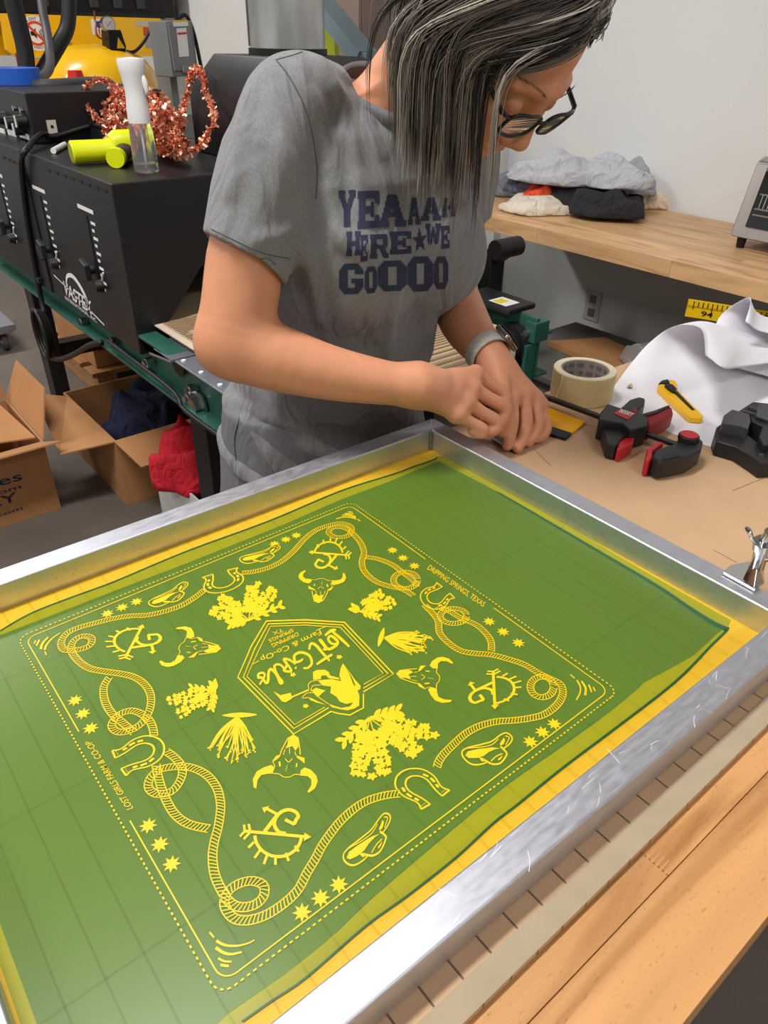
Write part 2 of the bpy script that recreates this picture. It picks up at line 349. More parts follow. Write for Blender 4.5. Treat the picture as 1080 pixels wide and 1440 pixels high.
# the two lines that leave the frame on the left run straight on as far as the coat does
M_e1 = mat('emulsion_thin', (150, 164, 28), .32, spec=.4, alpha=.62)
M_e2 = mat('emulsion_thick', (90, 126, 44), .32, spec=.45, alpha=.74, noise=(5, .05))
M_ed = mat('emulsion_edge', (12, 84, 44), .4)
def coat(px, ends, z): return [atz(*p, z) for p in px]+[np.array([x, y, z]) for x, y in ends]
part('emulsion_thin_coat', MB().poly(coat(outer[1:31], [(.438, -.02), (.437, -.1008), (-.034, -.1008)], .00095)), M_e1, sc_)
part('emulsion_thick_coat', MB().poly(coat(inner[1:26], [(.425, -.02), (.424, -.0930), (-.030, -.0935)], .0012)), M_e2, sc_)
def ribbon(mb, pts, w, fn, closed=False):
    """flat stroke through 2D points, half width w (number or list), mapped by fn"""
    P = [np.asarray(p, float) for p in pts]; N = len(P); L = []; R = []
    for i in range(N):
        a = P[(i-1) % N] if closed or i > 0 else P[i]; b = P[(i+1) % N] if closed or i < N-1 else P[i]
        d = b-a; d = d/(np.linalg.norm(d)+1e-9); n = np.array([-d[1], d[0]]); ww = w[i] if hasattr(w, '__len__') else w
        L.append(fn(P[i]+n*ww)); R.append(fn(P[i]-n*ww))
    vs = L+R; fs = [(i, (i+1) % N, N+(i+1) % N, N+i) for i in range(N if closed else N-1)]
    return mb.add(vs, fs)
EDZ = on(.00135)
part('emulsion_edge', ribbon(MB(), smooth_path(outer[17:31], 4), 1.6, EDZ), M_ed, sc_)
part('emulsion_edge', ribbon(MB(), smooth_path(outer[1:12], 4), .9, EDZ), M_ed, sc_)
part('emulsion_edge', ribbon(MB(), smooth_path([(700, 692), (772, 734), (850, 780), (926, 825), (967, 853), (1000, 874), (1022, 885)], 4), [1.0+.09*i for i in range(25)], EDZ), M_ed, sc_)
part('emulsion_edge', ribbon(MB(), smooth_path([(900, 964), (851, 1004), (782, 1054), (712, 1103), (634, 1167), (529, 1256), (470, 1312)], 4), .8, EDZ), mat('emulsion_faint_edge', (66, 116, 60), .35), sc_)

# scratches worn into the near bar and specks on the far bar
rs_ = random.Random(17); mb = MB()
for k in range(46):
    y = rs_.uniform(-.05, .58); x = fxr(y)+rs_.choice((rs_.uniform(.002, .007), rs_.uniform(.003, .025))); a = rs_.gauss(1.57, .5); L_ = rs_.uniform(.004, .016); w = rs_.uniform(.00012, .0003)
    c_ = rs_.uniform(-.3, .3); pts = [(x+L_*(t-.5)*math.cos(a+c_*t), y+L_*(t-.5)*math.sin(a+c_*t)) for t in (0, .33, .66, 1)]
    ribbon(mb, pts, w, lambda p: (p[0], p[1], HF+.00025))
o = part('scratches', mb, mat('scratch_bright', (236, 238, 244), .5, .4), sc_, fixn=False); o['kind'] = 'stuff'
mb = MB()
for k in range(40):
    t = rs_.random(); y = -.02+.42*t+rs_.uniform(-.05, .05); z = rs_.uniform(.010, .026); x = fxl(y)+.0002; r_ = rs_.uniform(.0003, .0008)
    mb.add([(x, y+r_*math.cos(q*1.57), z+r_*.8*math.sin(q*1.57)) for q in range(4)], [(0, 1, 2, 3)])
o = part('ink_specks', mb, mat('speck_dark', (60, 58, 40), .6), sc_, fixn=False); o['kind'] = 'stuff'

# board grid's show-through painted on as faint dark ribbons over the emulsion
M_gl = mat('grid_overlay', (38, 44, 26), .6, spec=.1, alpha=.085)
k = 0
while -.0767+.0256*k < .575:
    y = -.0767+.0256*k; part('grid_overlay_line', ribbon(MB(), [(fxl(y)+.0005, y), (fxr(y)-.0005, y)], .0008, lambda p: (p[0], p[1], .00142)), M_gl, sc_, fixn=False); k += 1
for x in (.05, .2036, .3572): part('grid_overlay_line', ribbon(MB(), [(x, YN+.001), (x, .588)], .0008, lambda p: (p[0], p[1], .00143)), M_gl, sc_, fixn=False)
# ================================================================ stencil design (traced on the screen plane)
M_pr = mat('open_stencil_yellow', (238, 196, 10), .45)
ZP = on(.00155)
def zz(ox, oy, s, pts): return [(ox+x*s, oy+y*s) for x, y in pts]
A1 = lambda p: zz(260, 640, .3889, p)      # tracing windows
A2 = lambda p: zz(0, 820, .3148, p)
A3 = lambda p: zz(120, 1000, .4074, p)
A4 = lambda p: zz(480, 720, .3889, p)
A5 = lambda p: zz(440, 960, .3889, p)
DZ = [0]
def pr(name, mb):
    # overlapping strokes are laid a hair apart so that no two faces share a plane
    st = mb.starts+[len(mb.v)]
    for k in range(len(st)-1):
        for i in range(st[k], st[k+1]): mb.v[i] = (mb.v[i][0], mb.v[i][1], mb.v[i][2]+(k % 40)*8e-6)
    return part(name, mb, M_pr, sc_, fixn=False)
# borders: outer dashed, inner solid with gaps at the lettering
S_ = .4115
def rrect(inset, r):
    pts = []
    lo, hi = inset, S_-inset
    for cx, cy, a0 in ((hi-r, hi-r, 0), (lo+r, hi-r, 90), (lo+r, lo+r, 180), (hi-r, lo+r, 270)):
        for k in range(9):
            a = math.radians(a0+k*90/8); pts.append((cx+r*math.cos(a), cy+r*math.sin(a)))
    return pts
def resample(pts, step, closed=True):
    P = [np.array(p, float) for p in pts]
    if closed: P.append(P[0])
    out = [P[0]]; need = step
    for a, b in zip(P[:-1], P[1:]):
        L = np.linalg.norm(b-a); pos = 0
        while pos+need <= L:
            pos += need; out.append(a+(b-a)*pos/L); need = step
        need -= (L-pos)
    return out
flat = lambda z: (lambda p: (p[0], p[1], z))
d = resample(rrect(0, .0108), .0023); mb = MB()
for i in range(0, len(d)-1, 2): ribbon(mb, [d[i], d[i+1]], .00062, flat(.00155))
pr('dashed_border', mb)
inn = resample(rrect(.006, .0098), .003); mb = MB(); seg = []
for p in inn+[inn[0]]:
    gap = (p[1] < .03 or p[1] > S_-.03) and .152 < p[0] < .257
    if gap:
        if len(seg) > 1: ribbon(mb, seg, .0005, flat(.00155))
        seg = []
    else: seg.append(p)
if len(seg) > 1: ribbon(mb, seg, .0005, flat(.00155))
pr('solid_border', mb)
# corner flourishes
def stroke(mb, pts, w0, w1=None, n=5):
    P = smooth_path(pts, n); w1 = w0 if w1 is None else w1; N = len(P)
    ribbon(mb, P, [w0+(w1-w0)*i/(N-1) for i in range(N)], ZP)
mb = MB(); q = lambda *p: zz(0, 860, 1/9, p)
stroke(mb, q((565, 485), (590, 420), (660, 340), (760, 270)), 1.5, .5); stroke(mb, q((515, 475), (540, 400), (612, 322)), 1.9, .9); stroke(mb, q((460, 432), (500, 355)), 1.2); stroke(mb, q((430, 405), (455, 365)), .9); stroke(mb, q((568, 505), (585, 550)), .9); pr('corner_flourish', mb)
mb = MB(); q = lambda *p: zz(760, 900, .1296, p)
stroke(mb, q((395, 435), (430, 500), (430, 570), (390, 650)), 1, 1); stroke(mb, q((445, 445), (490, 520), (485, 600)), 1.1, 1.7); stroke(mb, q((525, 485), (555, 565)), 1); stroke(mb, q((572, 510), (595, 555)), .9); stroke(mb, q((325, 375), (372, 415)), .8); pr('corner_flourish', mb)
mb = MB(); q = lambda *p: zz(240, 1280, 1/6, p)
stroke(mb, q((385, 258), (460, 295), (560, 300), (650, 280), (708, 250)), 2.2, .8); stroke(mb, q((380, 315), (450, 360), (520, 370), (600, 352)), 2.6, 1.4); stroke(mb, q((402, 405), (450, 430), (515, 434)), 1.9, 1.3); stroke(mb, q((420, 462), (490, 472)), 2); stroke(mb, q((328, 185), (365, 230)), 1.4); pr('corner_flourish', mb)
mb = MB(); q = lambda *p: zz(400, 680, 1/6, p)
stroke(mb, q((435, 298), (500, 282), (560, 285), (605, 298)), .5, 1); stroke(mb, q((485, 268), (540, 265), (602, 282)), .7, 1.1); stroke(mb, q((510, 252), (582, 256)), .7); stroke(mb, q((535, 238), (575, 242)), .6); stroke(mb, q((615, 300), (642, 318)), .6); pr('corner_flourish', mb)
# stars
def star(c, r):
    P = []
    w = atz(*c, .00155)
    for k in range(16):
        a = math.pi*k/8; rr = r if k % 2 == 0 else r*.50; P.append((w[0]+rr*math.cos(a+.2), w[1]+rr*math.sin(a+.2), .00155))
    mb = MB(); mb.add([(w[0], w[1], .00155)]+P, [(0, 1+k, 1+(k+1) % 16) for k in range(16)]); pr('star', mb)
for c in [(386, 765), (402, 758.6), (416.7, 752.8), (151, 863), (171.6, 854), (192, 846), (552, 773.7), (566.7, 784.6), (582.7, 795.8), (688, 874), (707.5, 888.4), (729, 904), (779.4, 1018), (762.7, 1029.6), (746, 1043), (476.5, 1244), (450.8, 1262.8), (424.7, 1283), (105.5, 985), (116.5, 1003.5), (127.5, 1024), (208.4, 1161), (224.7, 1187.4), (241.4, 1215)]:
    star(c, .0069)
# ropes
def rope(px, closed=False):
    P = [atz(*p, 0)[:2] for p in smooth_path(px, 6, closed)]
    P = resample(P, .0028, closed); N = len(P); mb = MB(); w = .0031
    nrm = []
    for i in range(N):
        a = P[max(0, i-1)]; b = P[min(N-1, i+1)]; t_ = b-a; t_ /= np.linalg.norm(t_)+1e-9; nrm.append(np.array([-t_[1], t_[0]]))
    f3 = flat(.00155)
    for s in (-1, 1): ribbon(mb, [P[i]+nrm[i]*w*s for i in range(N)], .00042, f3)
    for i in range(0, N-1): ribbon(mb, [P[i]-nrm[i]*w, P[i]*.4+P[i+1]*.6, P[i+1]+nrm[i+1]*w], .0004, f3)
    pr('rope', mb)
rope(A1([(205, 430), (250, 425), (300, 412), (350, 388), (395, 350), (430, 310), (470, 278), (520, 258), (565, 250), (600, 262), (600, 285), (580, 298), (545, 300), (520, 285), (530, 268), (560, 264), (590, 273), (612, 292), (635, 320), (648, 355), (640, 390), (650, 425), (690, 460), (740, 478), (790, 490), (830, 515)]))
rope(A1([(655, 372), (700, 380), (750, 400), (790, 430), (830, 462), (838, 485)]))
rope(A1([(798+44*math.cos(a), 456+30*math.sin(a)) for a in np.linspace(0, 2*math.pi, 13)]))
rope(A4([(300, 340), (330, 370), (350, 400), (355, 440), (385, 475), (430, 505), (480, 515), (540, 520), (600, 535), (660, 555), (710, 585), (750, 605), (790, 625), (800, 660), (780, 700), (735, 735), (680, 750), (620, 758), (560, 762), (500, 778), (450, 805), (410, 840), (370, 880), (350, 910), (345, 935)]))
rope(A4([(345, 345), (390, 362), (440, 392), (480, 408), (515, 435), (540, 470), (542, 510)]))
rope(A4([(405+48*math.cos(a), 380+27*math.sin(a)) for a in np.linspace(0, 2*math.pi, 13)]))
rope(A4([(725+42*math.cos(a), 637+37*math.sin(a)) for a in np.linspace(0, 2*math.pi, 13)]))
rope(A5([(315, 405), (260, 412), (200, 430), (150, 460), (100, 505), (60, 555), (30, 600), (10, 640), (-20, 690)])+A3([(735, 620), (690, 665), (630, 705), (570, 725), (520, 722), (490, 695), (480, 660), (495, 625), (530, 600), (575, 590), (615, 605), (615, 645), (580, 675), (530, 680), (495, 660), (470, 620), (448, 570), (440, 510), (445, 460), (460, 400), (468, 330), (455, 270), (420, 225), (370, 200), (320, 195), (260, 205), (225, 235), (220, 270), (250, 290), (300, 280), (330, 240), (335, 200), (310, 165), (275, 140)]))
rope(A3([(245, 190), (255, 240), (275, 300), (310, 360), (360, 395), (440, 412)]))
rope(A2([(690, 690), (680, 640), (650, 600), (590, 575), (530, 595), (500, 640), (530, 670), (590, 660), (640, 625), (670, 570), (675, 510), (650, 460), (600, 425), (540, 410), (470, 400), (400, 385), (350, 350), (320, 305), (330, 265), (370, 242), (410, 250), (405, 280), (370, 298), (320, 305), (285, 300), (275, 270), (300, 230), (350, 205), (420, 185), (500, 165), (580, 152), (660, 148), (740, 130), (810, 105), (870, 70), (920, 30)]))
rope(A2([(490, 425), (465, 470), (470, 530), (500, 585), (550, 630), (610, 680)]))
# motifs drawn once in (u,v) and laid on the screen through three anchor points
def affine(o, a, b, o_, a_, b_):
    """maps local o_,a_,b_ to pixels o,a,b, then to the screen plane"""
    W_ = [atz(*p, 0)[:2] for p in (o, a, b)]
    M1 = np.array([np.subtract(a_, o_), np.subtract(b_, o_)], float).T; M2 = np.array([W_[1]-W_[0], W_[2]-W_[0]]).T
    T_ = M2 @ np.linalg.inv(M1)
    return lambda p: (*(W_[0]+T_ @ (np.asarray(p, float)-np.asarray(o_, float))), .00155)
def motif(name, lines, fills, fn):
    mb = MB()
    for pts, w, sm in lines: ribbon(mb, smooth_path(pts, 4) if sm else pts, w, fn)
    for pts in fills: mb.poly([fn(p) for p in pts])
    return pr(name, mb)
# sun-and-arrow brand, traced from one (window 330,1120 at 1/9)
arc = [(560+300*math.cos(a), 500+285*math.sin(a)) for a in np.linspace(.12, math.pi-.05, 16)]
brand_l = [([(130, 455), (920, 535)], 20, 0), (arc, 20, 0), ([(385, 465), (560, 235)], 25, 0), ([(560, 235), (420, 155)], 20, 0), ([(660, 490), (570, 470), (515, 380), (530, 290), (600, 205), (700, 170), (790, 195), (830, 255), (800, 310), (770, 370)], 24, 1), ([(775, 370), (655, 305)], 22, 0),
           ([(130, 455), (120, 370)], 16, 0), ([(200, 455), (180, 360)], 16, 0), ([(130, 460), (70, 525)], 16, 0), ([(200, 470), (120, 560)], 16, 0)]
for x0, y0, x1, y1 in ((250, 600, 180, 670), (330, 700, 260, 800), (420, 760, 375, 875), (525, 770, 518, 885), (650, 740, 685, 840), (770, 650, 815, 725)): brand_l.append(([(x0, y0), (x1, y1)], 17, 0))
brand_f = [[(885, 590), (985, 540), (900, 480)], [(355, 140), (455, 115), (385, 215)]]
for nm, (t_, h_, s_) in dict(B=((340, 1171), (438, 1179), (387.5, 1218)), T=((493, 782), (434, 778), (465, 758)), L=((174.7, 928.6), (201.5, 879.8), (153, 896)), R=((694, 943.6), (695.8, 999), (733, 968))).items():
    motif('brand_mark', brand_l, brand_f, affine(t_, h_, s_, (90, 460), (985, 540), (518, 885)))
# cattle skull, window 340,1020 at 1/9
horn_l = [(400, 560), (370, 530), (270, 560), (180, 610), (135, 700), (150, 800), (185, 820), (195, 720), (240, 655), (320, 640), (380, 640)]
horn_r = [(750, 600), (800, 565), (880, 595), (950, 670), (965, 740), (930, 820), (850, 875), (830, 855), (880, 790), (885, 720), (840, 675), (740, 665)]
skull_f = [horn_l, horn_r, [(650, 130), (585, 175), (575, 260), (545, 320), (600, 300), (640, 290), (680, 350), (720, 300), (715, 170)], [(490, 390), (420, 420), (380, 480), (400, 485), (470, 435)], [(690, 410), (800, 445), (800, 520), (770, 490), (700, 440)]]
skull_l = [([(585, 170), (505, 320), (480, 390)], 7, 1), ([(715, 170), (735, 300), (745, 400)], 7, 1), ([(380, 480), (410, 550), (385, 630), (460, 640), (530, 680), (610, 680), (670, 650), (740, 655)], 5, 1), ([(545, 450), (590, 495), (640, 450)], 5, 1), ([(600, 310), (605, 390)], 5, 0), ([(540, 330), (520, 400)], 5, 0), ([(670, 360), (690, 410)], 5, 0), ([(470, 490), (480, 550)], 12, 0), ([(700, 510), (690, 560)], 9, 0), ([(575, 530), (555, 610)], 3, 0)]
for n_, a_, b_ in (((412.5, 1034.5), (360, 1111), (434, 1117)), ((448, 850), (482.4, 807), (429, 803.5)), ((311, 913.8), (247, 886), (224, 931.8)), ((557, 949.5), (635.6, 986.4), (637.5, 934))):
    motif('cattle_skull', skull_l, skull_f, affine(n_, a_, b_, (650, 130), (180, 820), (845, 876)))
# cowboy hat, window 640,1020 at 100/1080
hat_l = [([(195, 360), (430, 315), (560, 280), (700, 190), (780, 165), (850, 200), (875, 260), (830, 330), (740, 390)], 11, 1), ([(195, 360), (110, 400), (105, 470), (170, 550), (260, 600), (370, 605), (470, 580)], 11, 1), ([(430, 540), (560, 605), (680, 595), (770, 500), (775, 450), (690, 360)], 13, 1), ([(540, 565), (620, 500), (715, 465)], 9, 1), ([(190, 370), (400, 360), (560, 330), (660, 250)], 7, 1), ([(770, 210), (830, 240), (770, 340)], 7, 1)]
hat_f = [[(150, 470), (190, 415), (330, 390), (560, 370), (690, 390), (600, 400), (500, 440), (430, 490), (320, 515), (200, 510)], [(680, 320), (745, 235), (765, 270), (740, 330), (690, 350)], [(350, 500), (430, 520), (430, 570), (395, 560)], [(640, 540), (720, 490), (700, 530), (660, 560)]]
for o_, a_, b_ in (((650, 1062), (720, 1041), (696, 1076)), ((483.4, 1207.8), (549, 1152), (528, 1203)), ((337.8, 787.8), (394, 772), (371, 791)), ((210, 850), (264.5, 823), (247, 847))):
    motif('cowboy_hat', hat_l, hat_f, affine(o_, a_, b_, (105, 450), (875, 260), (600, 605)))
# horseshoe: opening at (0,0), apex at (0,-1)
def horseshoe(e0, e1, ap):
    out = [(-.52, 0), (-.44, -.18), (-.56, -.5), (-.5, -.78), (-.28, -.96), (0, -1.02)]; inn_ = [(-.22, .02), (-.24, -.2), (-.32, -.5), (-.26, -.68), (-.12, -.78), (0, -.8)]
    out = out+[(-x, y) for x, y in out[-2::-1]]; inn_ = inn_+[(-x, y) for x, y in inn_[-2::-1]]
    L = [(out, .022, 1), (inn_, .022, 1), ([(-.52, 0), (-.22, .02)], .022, 0), ([(.52, 0), (.22, .02)], .022, 0)]
    for s in (-1, 1):
        for a, b in (((.36, -.2), (.39, -.3)), ((.42, -.36), (.44, -.5)), ((.43, -.56), (.38, -.68))): L.append(([(s*a[0], a[1]), (s*b[0], b[1])], .035, 0))
        for k in range(3): L.append(([(s*(.3+.06*k), -.06), (s*(.32+.06*k), -.06)], .014, 0))
    mid = ((e0[0]+e1[0])/2, (e0[1]+e1[1])/2)
    motif('horseshoe', L, [], affine(mid, e1, ap, (0, 0), (.42, 0), (0, -1.02)))
horseshoe((290, 812), (330, 801), (319, 833)); horseshoe((616, 822.5), (637, 840.5), (597, 852)); horseshoe((628.6, 1115), (596, 1137), (565, 1087)); horseshoe((160, 1060), (176, 1089), (229, 1046))
# lavender sprigs
rl = random.Random(5)
def leaf_poly(a, b, w):
    a = np.array(a, float); b = np.array(b, float); n = np.array([-(b-a)[1], (b-a)[0]])/(np.linalg.norm(b-a)+1e-9)
    L = []; R = []
    for t in (0, .25, .55, .8, 1):
        ww = w*math.sin(math.pi*(t*.86+.07)); L.append(a+(b-a)*t+n*ww); R.append(a+(b-a)*t-n*ww)
    return L+R[::-1]
def sprig(base, tips, leaves, r, bees):
    mb = MB(); base = np.array(base, float)
    for t_ in tips:
        t_ = np.array(t_, float); mid = base*.55+t_*.45
        ribbon(mb, [base, mid, t_], .8, ZP); n = np.array([-(t_-base)[1], (t_-base)[0]])/np.linalg.norm(t_-base)
        for k in range(7):
            f = .30+.70*k/6; wd = r*(1.05-.6*abs(f-.55))
            for s in (-1, 0, 1):
                c = base+(t_-base)*f+n*s*wd+np.array([rl.uniform(-1.8, 1.8), rl.uniform(-1.8, 1.8)]); rr = r*rl.uniform(.85, 1.1)*(1.05-.35*f)
                mb.poly([ZP(c+rr*(1 if j % 2 else .62)*np.array([math.cos(j*math.pi/5+k), math.sin(j*math.pi/5+k)])) for j in range(10)])
    for l in leaves:
        l = np.array(l, float)
        for k in range(4):
            f = .15+.25*k; c = base+(l-base)*f; d_ = (l-base)/np.linalg.norm(l-base); n = np.array([-d_[1], d_[0]])
            for s in (-1, 1): mb.poly([ZP(p) for p in leaf_poly(c, c+(d_*.8+n*s*.6)*r*1.7, r*.42)])
        ribbon(mb, [base, l], r*.28, ZP)
    for bx, by in bees:
        for a in range(5): mb.poly([ZP(p) for p in leaf_poly((bx, by), (bx+r*.9*math.cos(a*1.3), by+r*.7*math.sin(a*1.3)), r*.28)])
    pr('lavender_sprig', mb)
sprig((350, 872), [(299, 858), (310.6, 840), (355, 826), (384, 828)], [(396, 851), (324, 878)], 6.2, [(363, 821)])
sprig((520, 1010), [(503, 1088), (541, 1086), (586, 1058), (600, 1030)], [(560, 1000), (482, 1043)], 8.6, [(611, 1034), (523, 1092)])
sprig((507, 860), [(536, 835), (552, 847)], [(497, 855), (532, 868)], 5.2, [(547, 841)])
sprig((303, 972), [(238, 985), (252, 1003)], [(268, 967), (297, 996), (300, 962)], 5.4, [])
def bouquet(root, heads, cap_a, cap_b):
    mb = MB(); root = np.array(root, float)
    mb.poly([ZP(p) for p in leaf_poly(cap_a, cap_b, 3.6)])
    P = smooth_path(heads, 5)
    for i, h in enumerate(P):
        h = np.array(h)+np.array([rl.uniform(-3, 3), rl.uniform(-3, 3)]); h = root+(h-root)*rl.uniform(.72, 1.04)
        n = np.array([-(h-root)[1], (h-root)[0]])*rl.uniform(-.10, .10)
        ribbon(mb, smooth_path([root, (root+h)/2+n, h], 4), [1.25-.075*k for k in range(9)], ZP)
        for k in range(2):
            c = h+np.array([rl.uniform(-2.4, 2.4), rl.uniform(-2.4, 2.4)])
            mb.poly([ZP(c+1.7*(1 if j % 2 else .5)*np.array([math.cos(j*math.pi/4), math.sin(j*math.pi/4)])) for j in range(8)])
    pr('flower_bouquet', mb)
bouquet((541, 897), [(590, 886), (604, 894), (609, 903), (604, 914), (592, 919), (577, 919)], (540, 883), (532, 909))
bouquet((334, 1008), [(361, 1048), (350, 1064), (334, 1074), (316, 1068), (302, 1060), (293, 1053)], (313, 1006), (361, 1005))
# centre badge
B7 = lambda p: zz(320, 840, 240/1080, p)
badge = [B7([(860, 598), (1050, 485), (740, 158), (490, 142), (245, 150), (150, 310), (65, 505), (418, 865), (655, 722), (700, 735), (775, 745), (820, 720), (860, 700), (860, 610)]),
         B7([(860, 575), (1015, 483), (728, 175), (490, 160), (258, 168), (170, 330), (100, 505), (420, 830), (640, 698)]),
         B7([(862, 550), (985, 480), (715, 190), (490, 175), (272, 183), (190, 350), (122, 500), (425, 805), (615, 695)])]
mb = MB()
for k, b in enumerate(badge): ribbon(mb, b, (.95, .8, .55)[k], ZP)
ribbon(mb, B7([(620, 185), (560, 210)]), .5, ZP); ribbon(mb, B7([(155, 425), (200, 400)]), .5, ZP); ribbon(mb, B7([(405, 632), (515, 585)]), 1.1, ZP)
pr('badge_outline', mb)
B8 = lambda p: zz(420, 920, 1/9, p)
mb = MB()
for pl in ([(180, 225), (230, 200), (330, 195), (380, 225), (400, 270), (510, 300), (525, 320), (380, 305), (350, 270), (290, 270), (280, 315), (185, 325)],
           [(240, 330), (420, 315), (540, 340), (515, 270), (530, 180), (560, 115), (600, 170), (640, 250), (690, 380), (740, 440), (770, 530), (765, 650), (700, 690), (620, 710), (540, 700), (420, 670), (380, 630), (540, 680), (650, 660), (690, 610), (600, 630), (520, 600), (480, 540), (400, 490), (410, 410), (300, 395)],
           [(175, 450), (220, 425), (340, 460), (290, 500), (250, 540), (200, 505)], [(120, 545), (170, 560), (250, 600), (350, 640), (220, 610), (150, 580)], [(600, 165), (720, 330), (785, 400), (780, 440), (745, 460), (700, 430), (720, 390), (680, 300)]):
    mb.poly([ZP(p) for p in B8(pl)])
for ln in ([(130, 440), (120, 390), (160, 345), (240, 330)], [(155, 470), (180, 400), (280, 390)], [(180, 490), (110, 490), (50, 540), (60, 555), (120, 545)], [(245, 540), (380, 630)], [(150, 440), (240, 540)]):
    ribbon(mb, smooth_path(B8(ln), 4), .5, ZP)
for bx, by in ((477, 924), (430, 993), (412, 949)):
    for a in range(5): mb.poly([ZP(p) for p in leaf_poly((bx, by), (bx+4.5*math.cos(a*1.3), by+3.4*math.sin(a*1.3)), 1.3)])
mb.poly([ZP(p) for p in B7([(290, 595), (335, 620), (400, 605), (410, 640), (370, 665), (345, 660), (320, 630)])])
pr('badge_picture', mb)
# badge lettering (the screen lies upside down to us, so it reads from right to left)
T8 = lambda x, y: (340+x*160/1080, 870+y*160/1080)
def lettering(name, s, a, b, up, bold=0.):
    mb = MB(); flat_text(mb, s, a, b, up, ZP, bold); return pr(name, mb)
lettering('lettering', 'Farm & Co-Op', T8(742, 105), T8(172, 370), (3.1, 6.4), .004)
lettering('lettering', 'DRIPPING', T8(528, 128), T8(278, 240), (2.1, 5.0), .004)
lettering('lettering', 'SPRINGS', T8(482, 92), T8(250, 198), (2.0, 4.6), .004)
lettering('lettering', 'TX', T8(385, 92), T8(290, 128), (1.8, 4.4), .004)
lettering('lettering', 'DRIPPING SPRINGS, TEXAS', (600.5, 800), (679, 853.5), (4.6, -6.0), .002)
lettering('lettering', 'LOST GIRLS FARM & CO-OP', (187.5, 1136), (128, 1041), (-9.2, 3.4), .002)
def script(strokes, w=2.0):
    mb = MB(); cnt = [0]
    def ZS(p): cnt[0] += 1; return atz(p[0], p[1], .00155+cnt[0]*9e-7)
    for s in strokes:
        P = smooth_path([T8(*p) for p in s], 5); N = len(P)
        ribbon(mb, P, [w*(.72+.28*math.sin(math.pi*i/(N-1))) for i in range(N)], ZS)
    pr('script_lettering', mb)
script([[(790, 160), (850, 112), (895, 108)], [(850, 115), (940, 190), (1020, 265)], [(905, 240), (850, 235), (820, 190), (850, 165), (905, 210), (900, 250), (830, 290), (790, 260), (760, 215), (740, 205), (800, 285), (770, 290)], [(640, 295), (655, 240), (700, 250), (770, 330), (835, 400)], [(710, 435), (790, 380), (860, 340)]])
script([[(585, 470), (630, 465), (665, 420), (640, 350), (560, 320), (500, 350), (510, 410), (560, 400), (580, 380)], [(510, 430), (450, 390), (400, 385), (430, 440), (400, 490), (470, 500), (440, 440)], [(400, 470), (370, 440), (330, 435), (310, 460), (340, 540), (385, 600), (365, 610), (330, 530), (280, 480), (255, 510), (250, 590), (230, 610), (190, 560), (160, 560), (160, 525), (205, 515), (215, 550), (170, 625)], [(505, 465), (520, 470)]], 1.9)
# ================================================================ conveyor dryer
YD = .61; XH = -1.2; HT = .2; HB = -.22
M_hood = mat('dryer_black', (24, 24, 27), .42, noise=(12, .12))
M_dark = mat('near_black', (14, 14, 15), .5)
M_green = mat('green_steel', (42, 92, 78), .42, noise=(14, .12))
M_zinc = mat('zinc_plate', (168, 172, 184), .38, .75, noise=(20, .08))
M_steel = mat('bright_steel', (190, 190, 192), .28, 1.)
M_white = mat('white_print', (232, 232, 232), .6)
M_cable = mat('black_cable', (20, 20, 21), .45)
dr = thing('conveyor_dryer', 'black hooded conveyor dryer on a green steel frame with wide beige belt', 'dryer', (-1.6, 1.0, FLOOR))
prof = [(YD, HB), (YD+.03, HB), (.815, -.02), (1.34, -.02), (1.53, HB), (1.56, HB), (1.56, HT), (YD, HT)]
part('hood_section', MB().prism([(XH, y, z) for y, z in prof], (-.676, 0, 0)), M_hood, dr, bevel=.004)
prof2 = [(y-.006 if y < .65 else y, z) for y, z in prof]
part('hood_section', MB().prism([(XH-.678, y, z+.001) for y, z in prof2], (-.75, 0, 0)), M_hood, dr, bevel=.004)
yf = lambda x: YD if x > -1.877 else YD-.006
for k in range(8):
    p = aty(68+k*11.2, 239+k*4.1, YD); part('vent_slot', MB().box(p[0]-.016, p[0]+.016, YD-.0015, YD+.001, p[2]-.004, p[2]+.004), M_dark, dr)
for k in range(4):
    p = aty(5+k*6.7, 221+k*3.2, YD-.006); part('vent_slot', MB().box(p[0]-.016, p[0]+.016, YD-.0075, YD-.005, p[2]-.004, p[2]+.004), M_dark, dr)
for k in range(9):
    z = .14-k*.04; part('screw', MB().cyl((XH-.0005, YD+.012, z), (XH+.0015, YD+.012, z), .003, n=8), M_dark, dr)
for (x, zt, zb) in ((-1.79, .09, -.125), (-1.415, .095, -.105), (-2.195, .08, -.125)):
    yy = yf(x)-.001
    g = part('height_slider', MB().box(x-.006, x+.006, yy-.001, yy+.002, zb, zt), M_dark, dr)
    mb = MB()
    for k in range(10):
        z = zt-.012-k*(zt-zb)/10.5; mb.box(x+.028, x+.028+(.03 if k % 2 == 0 else .016), yy-.0008, yy, z-.004, z+.003)
    mb.box(x-.05, x+.06, yy-.0008, yy, zt+.012, zt+.022); part('scale_marks', mb, M_white, g)
    zk = zb+.055
    kb = part('star_knob', MB().prism([(x-.03+(.034 if i % 2 else .026)*math.cos(i*math.pi/5), yy-.03, zk+(.034 if i % 2 else .026)*math.sin(i*math.pi/5)) for i in range(10)], (0, .016, 0)), M_black, dr, bevel=.003)
    part('knob_stem', MB().cyl((x-.03, yy-.014, zk), (x-.03, yy+.004, zk), .011, n=12), M_black, kb)
    k2 = part('small_knob', MB().cyl((x+.026, yy-.022, zk-.03), (x+.026, yy+.002, zk-.03), .014, .017, n=14), M_black, dr, smooth='auto')
    part('pointer', MB().cyl((x+.04, yy-.004, zk-.012), (x+.06, yy-.004, zk+.012), .0025, n=6), M_white, k2)
